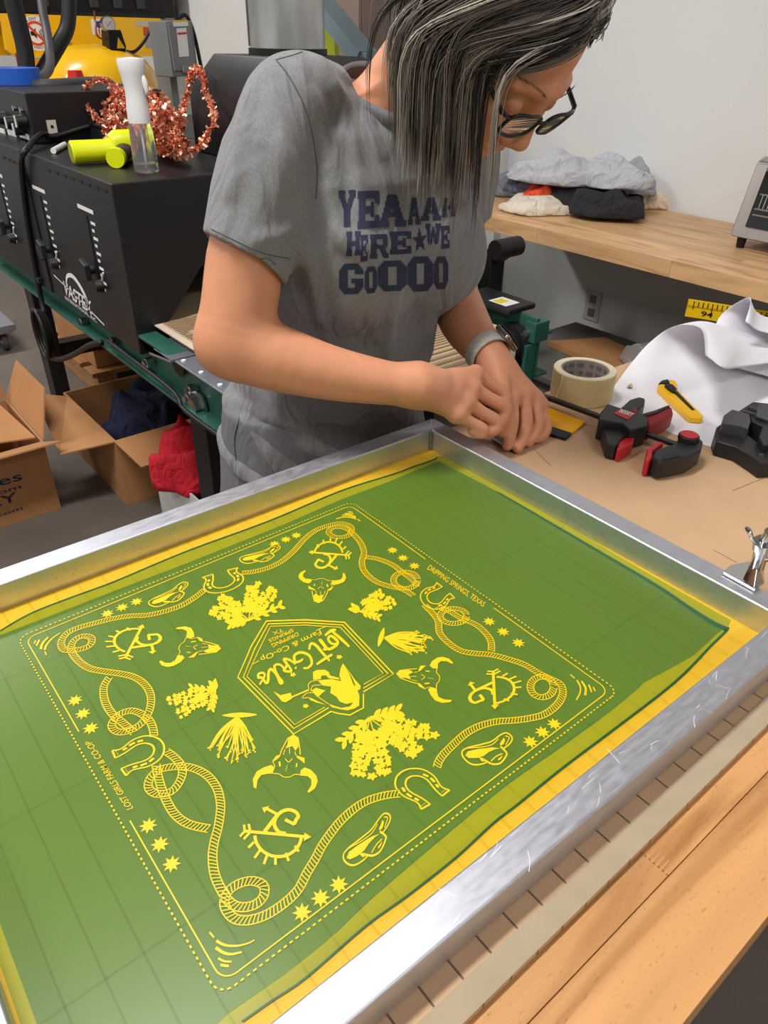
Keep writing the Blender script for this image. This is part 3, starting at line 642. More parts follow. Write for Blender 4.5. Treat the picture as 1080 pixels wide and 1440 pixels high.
# maker's logo
fy = lambda p: (p[0], YD-.0012, p[1])
mb = MB(); flat_text(mb, 'VASTEX', (-1.76, -.190), (-1.53, -.198), (.015, .042), fy, .02)
flat_text(mb, 'INTERNATIONAL, INC.', (-1.76, -.209), (-1.50, -.214), (0, .011), fy, .01)
ribbon(mb, [(-1.83, -.150), (-1.70, -.165), (-1.53, -.190), (-1.44, -.204)], .0025, fy)
ribbon(mb, smooth_path([(-1.72, -.155), (-1.69, -.122), (-1.63, -.112), (-1.57, -.140), (-1.545, -.180)], 5), [.0035+.0004*i for i in range(21)], fy)
part('maker_logo', mb, M_white, dr)
# control box on the hood
cx1 = -1.985; cb = part('control_box', MB().box(-2.62, cx1, .685, 1.12, HT+.002, .338), M_hood, dr, bevel=.004)
for k, (px, py) in enumerate(((8, 166), (22, 172), (36, 170), (33, 181))):
    p = aty(px, py, .684); part('control_knob', MB().cyl((p[0], .684, p[2]), (p[0], .655, p[2]), .02, .017, n=14), M_black, cb, smooth='auto')
    part('pointer_tip', MB().box(p[0]-.003, p[0]+.003, .652, .655, p[2]-.016, p[2]+.016), M_white, cb)
for k, px in enumerate((2, 17, 34)):
    p = aty(px, 184+k*3.4, .684); part('label_strip', MB().box(p[0]-.045, p[0]+.045, .6825, .6845, p[2]-.008, p[2]+.008), M_white, cb)
for k, px in enumerate((22, 32)):
    p = aty(px, 152+k*3, .684); part('indicator', MB().cyl((p[0], .684, p[2]), (p[0], .675, p[2]), .008, n=10), M_steel, cb)
p = atx(73, 178, cx1+.001); br = part('cable_bracket', MB().box(cx1-.001, cx1+.003, p[1]-.014, p[1]+.014, p[2]-.02, p[2]+.018), mat('bracket_beige', (196, 190, 176), .5), cb)
part('hole', MB().cyl((cx1, p[1], p[2]), (cx1+.004, p[1], p[2]), .005, n=10), M_dark, br)
# power cable from the box down the hood seam
cpts = [dep(137, 184, 2.52), dep(110, 187, 2.40), dep(80, 191, 2.36), dep(55, 198, 2.27), dep(40, 208, 2.2)]
pth = [np.array([cx1+.02, .98, .26]), np.array([cx1+.016, .86, .245]), atx(76, 192, cx1+.012), np.array([-1.95, .70, .232]), aty(36, 212, YD-.012), aty(30, 228, YD-.016), aty(34, 280, YD-.014), aty(42, 335, YD-.014), aty(52, 390, YD-.014), aty(58, 420, YD-.014), aty(62, 440, YD-.02)]
part('power_cable', MB().tube(smooth_path(pth, 6), .0085, 8), M_cable, dr, smooth=True)
for q in ((42, 343), (55, 393)):
    p = aty(*q, YD-.012); part('cable_clip', MB().box(p[0]-.022, p[0]+.022, YD-.02, YD, p[2]-.009, p[2]+.009), M_dark, dr, bevel=.002)
lc = aty(64, 460, YD-.03); mb = MB()
for k in range(4):
    rr = .048+.004*k; mb.tube([(lc[0]+(rr*.95)*math.cos(a)+.004*k, YD-.03-.008*k, lc[2]-.015+rr*1.35*math.sin(a)) for a in np.linspace(0, 2*math.pi, 29)[:-1]], .0075, 6, closed=True)
part('coiled_cable', mb, M_cable, dr, smooth=True)
part('cable_tail', MB().tube(smooth_path([aty(58, 485, YD-.035), aty(70, 501, YD-.04), aty(85, 505, YD-.04), aty(105, 498, YD-.03), aty(125, 486, YD-.02), aty(143, 482, YD-.004)], 6), .009, 8), M_cable, dr, smooth=True)
# frame: channel rails, legs, cross bars
XE = -.575
RZ0, RZ1 = -.292, -.165
for (y0, y1, web) in ((YD+.003, YD+.055, YD+.042), (1.47, 1.53, 1.47)):
    mb = MB(); mb.box(-2.9, XE, web, web+.01, RZ0+.004, RZ1-.004); mb.box(-2.9, XE, y0, y1, RZ0, RZ0+.008); mb.box(-2.9, XE, y0, y1, RZ1-.008, RZ1)
    part('side_rail', mb, M_green, dr, bevel=.0015, seg=1)
for px, py in ((40, 455), (100, 455), (143, 484), (191, 514), (250, 553), (248, 565), (302, 612)):
    p = aty(px, py, YD-.0125); part('bolt', MB().cyl((p[0], YD+.036, p[2]), (p[0], YD+.016, p[2]), .014, n=6).cyl((p[0], YD+.016, p[2]), (p[0], YD+.008, p[2]), .008, n=8), M_steel, dr)
p = aty(275, 571, YD+.02); part('bolt', MB().cyl((p[0], YD+.036, p[2]), (p[0], YD+.010, p[2]), .022, n=6).cyl((p[0], YD+.036, p[2]), (p[0], YD+.03, p[2]), .032, n=16), M_steel, dr)
p = aty(233, 521, YD-.0); part('port_hole', MB().cyl((p[0], YD+.0335, p[2]+.01), (p[0], YD+.0349, p[2]+.01), .034, n=20), M_dark, dr)
part('rail_cover', MB().prism([aty(210, 498, YD-.014)*[1, 0, 1]+np.array([0, YD-.014, 0]), (-1.14, YD-.014, RZ1+.001), (-.97, YD-.014, RZ1+.001), (-.97, YD+.1, RZ1+.001), (-1.15, YD+.1, RZ1+.001)], (0, 0, .006)), M_zinc, dr)
part('rail_cover', MB().box(-.965, -.585, YD-.005, YD+.10, RZ1+.001, RZ1+.006), M_zinc, dr, bevel=.001, seg=1)
for k in range(4): part('rivet', MB().cyl((-.95+k*.09, YD+.01, RZ1+.006), (-.95+k*.09, YD+.01, RZ1+.009), .006, n=8), M_white, dr)
part('rail_cable', MB().tube(smooth_path([aty(150, 478, YD-.004), aty(195, 512, YD-.006), aty(245, 552, YD-.006), aty(258, 575, YD-.012), aty(300, 607, YD-.012), aty(330, 625, YD-.012)], 6), .006, 6), M_cable, dr, smooth=True)
for x in (-1.0, -2.40):
    for y in (YD+.045, 1.405): part('leg', MB().box(x-.045, x+.045, y, y+.06, FLOOR+.001, RZ0), M_black, dr, bevel=.004)
    part('cross_bar', MB().box(x-.03, x+.03, YD+.106, 1.404, -.62, -.56), M_black, dr)
part('cross_bar', MB().box(-2.354, -1.046, 1.415, 1.455, -.66, -.58), M_black, dr)
# belt, drum roller and end brackets
BW0, BW1 = .66, 1.395; RR = .058; ZBL = -.150
M_belt = mat('belt_beige', (196, 172, 142), .75, noise=(8, .05))
path = [(-2.2, ZBL)]+[(XE-.07+RR*math.sin(a), ZBL-RR+RR*math.cos(a)) for a in np.linspace(0, math.pi, 15)]+[(-2.2, ZBL-2*RR)]
part('conveyor_belt', MB().grid(len(path), 2, lambda u, v: (path[int(round(u*(len(path)-1)))][0], BW0+(BW1-BW0)*v, path[int(round(u*(len(path)-1)))][1])), M_belt, dr, smooth='auto')
L = [0]
for a, b in zip(path[:-1], path[1:]): L.append(L[-1]+math.hypot(b[0]-a[0], b[1]-a[1]))
rib = MB()
for s in np.arange(1.0, L[-1]-1.6, .0135):
    k = max(i for i in range(len(L)) if L[i] <= s); t_ = (s-L[k])/(L[k+1]-L[k]); a, b = path[k], path[k+1]
    x = a[0]+(b[0]-a[0])*t_; z = a[1]+(b[1]-a[1])*t_; dx, dz = (b[0]-a[0])/(L[k+1]-L[k]), (b[1]-a[1])/(L[k+1]-L[k])
    nx, nz = -dz, dx
    rib.bar((x+nx*.001, BW0+.02, z+nz*.001), (x+nx*.001, BW1-.03, z+nz*.001), .0055, .004, up=(nx, 0, nz))
part('belt_ribs', rib, mat('belt_rib', (168, 143, 112), .8), dr)
edge = MB()
for yy in (BW0, BW1):
    edge.grid(len(path), 2, lambda u, v: (path[int(round(u*(len(path)-1)))][0]+(.002 if 2 < u*(len(path)-1) < len(path)-3 else 0), yy+(-.0 if yy == BW0 else -.026)+.026*v, path[int(round(u*(len(path)-1)))][1]+(.0022 if u < .4 else -.001 if u > .6 else 0)))
part('belt_edge', edge, mat('belt_edge_pale', (214, 196, 176), .7), dr, smooth='auto')
part('drum_roller', MB().cyl((XE-.07, BW0-.03, ZBL-RR), (XE-.07, BW1+.045, ZBL-RR), RR-.003, n=28), M_dark, dr, smooth='auto')
for y in (BW1+.03,): part('bearing_plate', MB().cyl((XE-.07, y, ZBL-RR), (XE-.07, y+.03, ZBL-RR), RR+.004, n=28), M_black, dr, smooth='auto')
yb = BW1+.062
mb = MB(); mb.box(XE-.20, XE+.0, yb, yb+.01, -.36, ZBL+.03); mb.box(XE-.012, XE, yb-.03, yb+.0, -.30, -.19); mb.box(XE-.05, XE+.03, yb, yb+.04, -.36, -.352)
part('end_bracket', mb, M_green, dr, bevel=.001, seg=1)
part('end_bracket', MB().box(XE-.03, XE+.006, yb-.012, yb+.045, ZBL-.035, ZBL+.02), M_green, dr, bevel=.002)
part('end_bracket', MB().box(XE-.9, XE-.22, yb-.005, yb+.06, ZBL-.06, ZBL+.03), M_green, dr, bevel=.002)
mc = part('motor_cover', MB().box(XE-.25, XE-.06, yb-.05, yb+.06, ZBL+.0305, ZBL+.048), M_black, dr, bevel=.006)
part('warning_sticker', MB().box(XE-.15, XE-.085, yb-.035, yb+.02, ZBL+.0482, ZBL+.0487), M_white, mc)
part('sticker_patch', MB().box(XE-.14, XE-.11, yb-.03, yb+.005, ZBL+.0488, ZBL+.0491), mat('sticker_yellow', (222, 205, 30), .5), mc)
part('guide_knob', MB().cyl((XE-.02, yb-.013, ZBL-.012), (XE-.02, yb-.02, ZBL-.012), .009, n=10), M_steel, dr)
part('insulation_board', MB().prism([(XH+.004, 1.10, -.03), (XH+.10, .80, -.125), (XH+.10, .70, -.15), (XH+.02, .90, -.15), (XH+.004, 1.3, -.14), (XH+.004, 1.3, -.03)], (.02, 0, 0)), mat('insulation_board', (176, 164, 146), .8), dr)

# exhaust hood with galvanised duct
eh = thing('exhaust_hood', 'black tapered exhaust hood standing on the dryer, galvanised duct rising from it', 'exhaust hood', (-1.35, 1.25, HT))
e0 = np.array([-1.587, 1.03, HT+.002])
b0 = [(-1.60, 1.03), (-1.10, 1.03), (-1.10, 1.44), (-1.60, 1.44)]; t0 = [(-1.60, 1.03), (-1.10, 1.03), (-1.10, 1.44), (-1.60, 1.44)]; dc = np.array([-1.385, 1.235]); tr = .15
vs = [(x, y, HT+.002) for x, y in b0]+[(x, y, .362) for x, y in t0]+[(dc[0]+sx*tr, dc[1]+sy*tr, .45) for sx, sy in ((-1, -1), (1, -1), (1, 1), (-1, 1))]
fs = [(0, 3, 2, 1), (8, 9, 10, 11)]+[(a+i, a+(i+1) % 4, a+4+(i+1) % 4, a+4+i) for a in (0, 4) for i in range(4)]
part('hood_body', MB().add(vs, fs), mat('hood_black', (30, 30, 33), .4, noise=(9, .15)), eh, bevel=.003)
part('duct_collar', MB().cyl((*dc, .4505), (*dc, .466), .108, n=32), M_dark, eh, smooth='auto')
Mg = mat('galvanised', (178, 180, 178), .36, .85, noise=(16, .22, (1, 1, .35)))
dp = part('duct_pipe', MB().cyl((*dc, .4665), (*dc, 2.4), .102, n=40), Mg, eh, smooth='auto')
part('duct_seam', MB().box(dc[0]-.052, dc[0]-.046, dc[1]-.0935, dc[1]-.0895, .47, 2.39), mat('duct_seam_dark', (112, 114, 112), .4, .8), dp)
# ================================================================ things standing on the dryer
HTZ = HT+.0005
# spray bottle
p = atz(207, 243, HT); sb = thing('spray_bottle', 'clear fine-mist spray bottle with tall white trigger head on the dryer', 'spray bottle', (p[0], p[1], HTZ))
M_clear = mat('clear_plastic', (240, 244, 246), .12, trans=.9, ior=1.2, spec=.4); M_wplast = mat('white_plastic', (226, 226, 226), .4)
P0 = np.array([p[0], p[1], HTZ])
part('bottle_body', MB().lathe([(0, 0), (.026, 0), (.030, .004), (.030, .05), (.028, .10), (.026, .115)], P0, n=28), M_clear, sb, smooth='auto')
part('water', MB().lathe([(0, .002), (.027, .003), (.0275, .022), (0, .0221)], P0, n=24), mat('water', (225, 235, 240), .05, trans=1, ior=1.33), sb, smooth='auto')
part('dip_tube', MB().tube([P0+(0, 0, .012), P0+(.003, 0, .06), P0+(0, 0, .115)], .0025, 6), M_wplast, sb, smooth=True)
part('spray_head', MB().lathe([(0, .112), (.0265, .112), (.027, .14), (.024, .165), (.024, .185), (.029, .215), (.033, .238), (.031, .246), (0, .249)], P0, n=28), M_wplast, sb, smooth='auto')
hd = RIGHT*.8-AWAY*.2
part('trigger', MB().tube([P0+hd*.024+(0, 0, .216), P0+hd*.034+(0, 0, .200), P0+hd*.038+(0, 0, .180), P0+hd*.034+(0, 0, .17)], [.007, .0075, .006, .003], 8), M_wplast, sb, smooth=True)
# neon yellow hot-glue style gun
M_neon = mat('neon_yellow', (220, 228, 8), .42); M_dg = mat('dark_grey_rubber', (58, 58, 58), .6)
ga = atz(103, 232, HT); gb = atz(196, 226, HT); gd = (gb-ga)/np.linalg.norm(gb-ga); gs = np.array([-gd[1], gd[0], 0])
gl = np.linalg.norm(gb-ga)
gn = thing('heat_gun', 'neon yellow pistol-grip tool with dark grey grip lying on the dryer', 'heat gun', ga*[1, 1, 0]+np.array([0, 0, HTZ]))
ax = lambda t, s=0, h=.03: np.array([ga[0], ga[1], HTZ])+gd*gl*t+gs*s+np.array([0, 0, h])
bg = part('barrel', MB().tube([ax(.0), ax(.02), ax(.5), ax(.58), ax(.95), ax(1.0)], [.024, .028, .027, .030, .030, .024], 18), M_neon, gn, smooth='auto')
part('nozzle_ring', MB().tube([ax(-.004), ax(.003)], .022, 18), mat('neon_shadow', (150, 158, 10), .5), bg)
part('motor_housing', MB().tube([ax(.62, 0, .042), ax(.68, 0, .046), ax(.9, 0, .046), ax(.95, 0, .042)], [.026, .032, .032, .024], 16), M_neon, gn, smooth='auto')
part('grip', MB().tube([ax(.80, -.01), ax(.66, -.05, .026), ax(.52, -.095, .024)], [.024, .022, .022], 14, flat=.9), M_dg, gn, smooth='auto')
part('grip_cap', MB().tube([ax(.545, -.088, .024), ax(.50, -.102, .024), ax(.47, -.112, .024)], [.0235, .024, .0235], 16), M_neon, gn, smooth='auto')
part('trigger', MB().tube([ax(.62, -.028, .03), ax(.58, -.045, .03)], .010, 8), M_neon, gn, smooth='auto')
# marker
a = atz(76, 217, HT); b = atz(92, 208, HT); mk = thing('marker_pen', 'short white marker pen with black cap beside the neon gun', 'marker', (a+b)/2*[1, 1, 0]+np.array([0, 0, HTZ]))
up = np.array([0, 0, .009]); part('barrel', MB().cyl(a+up, b+up, .008, n=14), M_wplast, mk, smooth='auto'); part('cap', MB().cyl(b+up, b+(b-a)*.5+up, .0085, n=14), M_dark, mk, smooth='auto')
# black tray box behind the gun
c = atz(150, 205, HT); tr_ = thing('black_case', 'low black plastic case behind the neon gun', 'case', (c[0], c[1]+.06, HTZ))
part('case_body', MB().box(c[0]-.14, c[0]+.2, c[1]+.0, c[1]+.11, HTZ, HTZ+.045), mat('case_black', (32, 32, 34), .4), tr_, bevel=.004); part('case_lid', MB().box(c[0]-.145, c[0]+.205, c[1]-.004, c[1]+.114, HTZ+.0455, HTZ+.055), M_dark, tr_, bevel=.003)
# blue tape roll on the control box
c = np.array([-2.40, .78, .339]); bt = thing('blue_tape_roll', 'roll of bright blue painter tape on the control box', 'tape roll', c)
part('tape_ring', MB().lathe([(.045, 0), (.085, 0), (.085, .048), (.045, .048)], c, n=36, closed=True), mat('blue_tape', (32, 92, 196), .5), bt, smooth='auto'); part('cardboard_core', MB().lathe([(.041, .001), (.0448, .001), (.0448, .047), (.041, .047)], c, n=36, closed=True), mat('tape_core', (176, 150, 118), .8), bt, smooth='auto')
# copper tinsel garland
rg = random.Random(11)
gz = thing('tinsel_garland', 'tangled copper tinsel garland heaped on the dryer behind the spray bottle', 'garland', (-1.62, .98, HTZ))
pts = []
cc = np.array([-1.70, .93, HTZ+.085])
def gp(px, py, y): return aty(px, py, y)
loopL = [gp(150, 175, .86), gp(130, 160, .86), gp(120, 138, .88), gp(125, 118, .9), gp(145, 113, .92), gp(160, 125, .93)]
loopR = [gp(225, 212, .84), gp(255, 218, .84), gp(280, 205, .86), gp(300, 175, .9), gp(298, 150, .95), gp(288, 128, 1.0), gp(285, 105, 1.02), gp(275, 97, 1.02), gp(268, 110, 1.0), gp(262, 140, .99), gp(255, 160, .97)]
heap = []
for k in range(330):
    a_ = rg.uniform(0, 1); px = 150+a_*105+rg.uniform(-8, 8); top = 118+35*abs(a_-.25)**1.1+(18 if a_ > .75 else 0); py = top+(215-top)*rg.random()**.8; heap.append(gp(px, py, rg.uniform(.82, .98)))
heap = [h for h in heap if h[2] > HTZ+.01]
order = [heap.pop()]
while heap:
    ds = [np.linalg.norm(h-order[-1]) for h in heap]; cand = sorted(range(len(heap)), key=lambda i: ds[i])[:4]; order.append(heap.pop(rg.choice(cand)))
core = MB(); bl = MB(); cols = []
for pth in (smooth_path(loopL, 12), smooth_path(loopR, 12), smooth_path(order, 6)):
    core.tube(pth, .0016, 4)
    for q in pth:
        for k in range(6):
            d_ = np.array([rg.gauss(0, 1) for _ in range(3)]); d_ /= np.linalg.norm(d_); L_ = rg.uniform(.008, .017); n_ = np.cross(d_, [rg.gauss(0, 1) for _ in range(3)]); n_ = n_/np.linalg.norm(n_)*.0028
            z0 = max(q[2], HTZ+.003); q2 = np.array([q[0], q[1], z0]); e_ = q2+d_*L_; e_[2] = max(e_[2], HTZ+.001); bl.add([q2-n_, q2+n_, e_+n_, e_-n_], [(0, 1, 2, 3)])
M_cop = mat('copper_foil', (244, 168, 138), .30, .8); part('garland_core', core, mat('copper_wire', (150, 84, 60), .4, .8), gz)
o = part('tinsel_blades', bl, M_cop, gz, fixn=False); o['kind'] = 'stuff'

# ================================================================ air compressor at the back
XC = -4.1
ac = thing('air_compressor', 'yellow vertical air compressor with black pump and hoses behind the dryer', 'air compressor', (-4.0, 1.7, FLOOR))
M_yel = mat('compressor_yellow', (244, 188, 6), .3, coat=.4)
tc_ = atx(142, 110, -3.95); R_ = .30; tcx, tcy = -3.98, tc_[1]
ztop = atx(150, 62, -3.98)[2]
part('tank', MB().lathe([(0, ztop-.0), (.12, ztop-.008), (.20, ztop-.03), (.26, ztop-.07), (.295, ztop-.12), (R_+.01, ztop-.18), (R_+.01, -.55), (.25, -.66), (0, -.70)], (tcx, tcy, 0), n=48), M_yel, ac, smooth='auto')
for k in range(3):
    a_ = k*2.1+.4; part('foot', MB().bar((tcx+.24*math.cos(a_), tcy+.24*math.sin(a_), -.5), (tcx+.30*math.cos(a_), tcy+.30*math.sin(a_), FLOOR+.002), .06, .012), M_yel, ac)
def px_poly(x, pts): return [atx(*p, x) for p in pts]
XP = -4.32
part('belt_guard', MB().prism(px_poly(XP, [(-70, 18), (16, 19), (100, 22), (226, 26), (226, 79), (100, 80), (22, 80), (9, 70), (1, 30), (-70, 30)]), (-.03, 0, 0)), M_yel, ac, bevel=.004)
part('side_panel', MB().prism(px_poly(XP-.12, [(-70, 30), (4, 30), (16, 78), (-70, 78)]), (-.03, 0, 0)), M_yel, ac)
q0 = atx(20, 100, XP-.02); part('stand_plate', MB().box(XP-.06, XP-.02, q0[1]+.05, q0[1]+.30, -.3, atx(50, 82, XP)[2]), M_yel, ac)
pa = atx(-60, 8, XP-.2); pb = atx(235, 8, XP-.2)
part('pump_block', MB().box(XP-.4, XP-.04, pa[1], pb[1], atx(100, 21, XP-.04)[2], atx(100, -40, XP-.04)[2]), M_dark, ac, bevel=.01)
for k in range(7):
    yk = pa[1]+.1+k*.14; part('cooling_fin', MB().box(XP-.42, XP-.02, yk, yk+.05, atx(100, 10, XP)[2], atx(100, -36, XP)[2]), mat('pump_grey', (52, 52, 54), .5), ac, bevel=.006)
part('top_plate', MB().prism(px_poly(XP-.02, [(70, 16), (232, 19), (232, 27), (70, 24)]), (-.2, 0, 0)), M_dark, ac)
# stickers
def disc(c, r, x, n=36): return [(x, c[1]+r*math.cos(a), c[2]+r*math.sin(a)) for a in np.linspace(0, 2*math.pi, n+1)[:-1]]
XS = XP+.0012; sc0 = atx(51, 47, XS); rs = .082
st = part('round_sticker', MB().poly(disc(sc0, rs, XS)), M_white, ac)
M_red = mat('sign_red', (214, 62, 42), .5)
mb = MB(); fx = lambda x: (lambda p: (x, sc0[1]+p[0], sc0[2]+p[1]))
ribbon(mb, [(.052*math.cos(a), .052*math.sin(a)) for a in np.linspace(0, 2*math.pi, 33)], .006, fx(XS+.001)); ribbon(mb, [(-.036, .036), (.036, -.036)], .006, fx(XS+.0014)); part('prohibition_ring', mb, M_red, st)
mb = MB(); mb.poly([fx(XS+.0006)(q) for q in ((-.03, -.01), (-.03, .01), (-.015, .01), (.0, .026), (.0, -.026), (-.015, -.01))])
for r_ in (.014, .022, .03): ribbon(mb, [(.006+r_*math.cos(a), r_*math.sin(a)) for a in np.linspace(-.8, .8, 9)], .002, fx(XS+.0006))
part('speaker_symbol', mb, M_dark, st)
mb = MB()
def arc_text(mb, s, r, a0, a1, fn, h, flip=1):
    for k, ch in enumerate(s):
        if ch == ' ': continue
        a = a0+(a1-a0)*k/(len(s)-1); V, F, w = text_mesh(ch, .01); t_ = np.array([-math.sin(a), math.cos(a)])*(-flip); n_ = np.array([math.cos(a), math.sin(a)])*flip; c_ = np.array([math.cos(a), math.sin(a)])*(r if flip > 0 else r+h)
        mb.add([fn(c_+t_*(x-w/2)*h+n_*y*h) for x, y in V], F)
arc_text(mb, 'SILENT AIR', .062, 2.5, .6, fx(XS+.0006), .014); arc_text(mb, 'TECHNOLOGY', .060, math.pi+.55, 2*math.pi-.45, fx(XS+.0006), .013, -1); part('sticker_lettering', mb, M_dark, st)
def sticker(name, poly, m, x, par=ac): return part(name, MB().poly(px_poly(x, poly)), m, par)
fl = sticker('flag_sticker', [(127, 27), (149, 26), (151, 48), (130, 49)], M_white, XS)
part('flag_shield', MB().poly(px_poly(XS+.001, [(133, 30), (146, 29), (145, 36), (140, 40), (135, 37)])), mat('flag_blue', (52, 60, 150), .5), fl)
for k in range(3): part('flag_stripe', MB().poly(px_poly(XS+.001, [(133+5*k, 40), (135+5*k, 40), (136+5*k, 48), (134+5*k, 48)])), M_red, fl)
sticker('grey_label', [(190, 29.5), (213, 30), (213, 37), (191, 36.5)], mat('label_grey', (196, 190, 176), .5), XS); sticker('orange_label', [(201, 38), (215, 39), (215.5, 51), (202, 50)], mat('label_orange', (196, 84, 34), .5), XS); sticker('silver_label', [(203, 51.5), (217, 52), (218, 68), (205, 67.5)], mat('label_silver', (166, 160, 160), .4), XS)
for q in ((25, 61), (97, 61)): p = atx(*q, XP); part('bolt', MB().cyl(p, p+(.012, 0, 0), .012, n=8), M_steel, ac)
# pressure switch, gauge, pipes
XG = -3.80
g0 = atx(153, 34, XG-.02); gg = part('pressure_gauge', MB().cyl(g0-(.03, 0, 0), g0+(.0, 0, 0), .036, n=28), M_steel, ac, smooth='auto'); part('gauge_dial', MB().cyl(g0+(.0005, 0, 0), g0+(.002, 0, 0), .031, n=28), M_white, gg)
part('gauge_needle', MB().bar(g0+(.003, -.012, -.008), g0+(.003, .014, .012), .003, .001), M_dark, gg)
sw_ = part('pressure_switch', MB().prism(px_poly(XG, [(152, 42), (170, 42), (178, 66), (176, 77), (160, 78), (154, 66)]), (-.10, 0, 0)), M_dark, ac, bevel=.004)
part('warning_triangle', MB().poly(px_poly(XG+.001, [(166, 52), (176, 68), (164.5, 68)])), mat('warning_yellow', (236, 200, 20), .5), sw_)
p = atx(163, 78, XG-.05); part('switch_pipe', MB().cyl(p+(0, 0, .01), p-(0, 0, .10), .014, n=10), M_steel, ac)
part('copper_line', MB().tube(smooth_path([atx(132, 16, XG-.1), atx(134, 30, XG-.05), atx(136, 48, XG-.03), atx(142, 54, XG-.03), atx(152, 54, XG-.03)], 6), .005, 6), mat('copper_line', (150, 96, 60), .3, .9), ac, smooth=True)
part('switch_cable', MB().tube(smooth_path([atx(178, 73, XG-.03), atx(190, 72, XG-.03), atx(203, 58, XG-.03), atx(212, 42, XG-.03), atx(220, 35, XG-.03)], 6), .008, 8), M_cable, ac, smooth=True)
p = atx(26, 84, XP+.02); part('drain_knob', MB().cyl(p+(0, 0, .03), p-(0, 0, .03), .012, n=10), mat('knob_red', (170, 16, 18), .4), ac)
p = atx(108, 115, -3.7); vlv = part('valve_cap', MB().cyl(p, p+(0, 0, .05), .045, .035, n=10), mat('cap_red', (214, 30, 26), .4), ac, smooth='auto'); part('valve_stem', MB().cyl(p-(.1, 0, .1), p-(.0, 0, -.002), .015, n=8), M_steel, vlv)
M_hose = mat('hose_black', (30, 30, 33), .5); M_hose2 = mat('hose_grey', (74, 72, 78), .5)
XQ = -3.62
hose = lambda pts, r, m_: part('air_hose', MB().tube(smooth_path([atx(a, b, XQ+dx) for a, b, dx in pts], 8), r, 10), m_, ac, smooth=True)
hose([(14, -20, 0), (20, 8, 0), (28, 40, 0), (34, 65, 0), (37, 90, 0), (38, 116, 0)], .040, M_hose)
hose([(97, -20, 0), (97, 15, 0), (94, 40, 0), (84, 60, 0), (70, 84, 0), (58, 104, 0), (48, 113, 0)], .036, M_hose)
gh = hose([(56, -20, .2), (60, 15, .25), (66, 45, .3), (70, 75, .38), (70, 94, .48), (62, 106, .6), (46, 111, .85), (37, 115, 1.05), (39, 119, 1.22), (55, 120, 1.3), (90, 118.5, 1.3), (125, 116, 1.2), (150, 116, 1.0), (160, 125, .9)], .019, M_hose2)
gh.parent = None; gh.location = ac.location; tag(gh, 'thin grey rubber air hose looping down over the control box', 'hose')
# electrical disconnect box beside the compressor
XB = -3.55
ds = thing('disconnect_box', 'grey steel electrical disconnect box beside the yellow compressor', 'electrical box', atx(252, 108, XB-.06)*[1, 1, 0]+np.array([0, 0, FLOOR]))
M_gb = mat('box_grey', (116, 120, 122), .45)
part('enclosure', MB().prism(px_poly(XB, [(233, 30), (270, 29), (280, 106), (243, 109)]), (-.13, -.04, 0)), M_gb, ds, bevel=.006)
part('cover', MB().prism(px_poly(XB+.012, [(236, 33), (268, 32), (276, 98), (246, 100)]), (-.010, 0, 0)), mat('box_grey_cover', (126, 129, 131), .45), ds, bevel=.003)
for nm, pl, m_ in (('label_strip', [(243, 31), (264, 30.5), (265, 36.5), (244, 37.5)], M_white), ('yellow_label', [(243, 28.5), (264, 28), (264.2, 30.3), (243.2, 30.8)], mat('warning_yellow', (236, 200, 20), .5)), ('instruction_label', [(248, 40), (262, 39), (266, 79), (252, 80)], M_white), ('warning_heading', [(249.5, 46), (262, 45), (262.4, 48), (250, 49)], M_red)):
    part(nm, MB().poly(px_poly(XB+(.0145 if nm == 'warning_heading' else .0135), pl)), m_, ds)
part('latch', MB().prism(px_poly(XB+.014, [(255, 93), (268, 92), (269, 101), (255, 102)]), (.02, 0, 0)), M_steel, ds, bevel=.002)
pp = atx(250, 105, XB-.07); part('support_post', MB().box(pp[0]-.10, pp[0]-.06, pp[1]-.02, pp[1]+.02, FLOOR+.001, atx(250, 60, XB-.07)[2]), M_gb, ds)
part('conduit', MB().tube(smooth_path([atx(250, 32, XB-.06), atx(248, 20, XB-.06), atx(246, 5, XB-.06), atx(246, -30, XB-.06)], 6), .012, 8), M_cable, ds, smooth=True)
part('conduit', MB().tube(smooth_path([atx(252, 25, XB-.08), atx(262, 22, XB-.08), atx(272, 45, XB-.1), atx(280, 80, XB-.1), atx(284, 105, XB-.1), atx(285, 150, XB-.1)], 6), .010, 8), M_cable, ds, smooth=True)
# beige steel cabinet and the grey door beyond it
ca = aty(457, 20, WALLY-.35); cbp = aty(507, 20, WALLY-.35)
cab = thing('steel_cabinet', 'tall taupe steel cabinet against the back wall behind the duct', 'cabinet', ((ca[0]+cbp[0])/2, WALLY-.2, FLOOR))
Mcab = mat('cabinet_taupe', (150, 130, 120), .5)
cx0 = ca[0]-.3
part('cabinet_body', MB().box(cx0, cbp[0], WALLY-.34, WALLY-.005, FLOOR+.001, 1.2), Mcab, cab, bevel=.004)
for k in range(2):
    x0 = cx0+(cbp[0]-cx0)*k*.62; x1 = cx0+(cbp[0]-cx0)*(.62 if k == 0 else 1); dd = part('cabinet_door', MB().box(x0+.004, x1-.004, WALLY-.356, WALLY-.341, FLOOR+.06, 1.19), Mcab, cab, bevel=.002)
p = aty(473, 20, WALLY-.36); part('handle_slot', MB().box(p[0]-.05, p[0]+.05, WALLY-.362, WALLY-.357, p[2]-.015, p[2]+.015), M_dark, cab)
d0 = aty(516, 20, WALLY); d1 = aty(600, 20, WALLY)
do = struct('door_1', MB().box(d0[0], d0[0]+.9, WALLY-.03, WALLY-.001, FLOOR+.001, 1.2), mat('door_grey', (132, 138, 144), .5), 'blue grey steel door in the back wall')
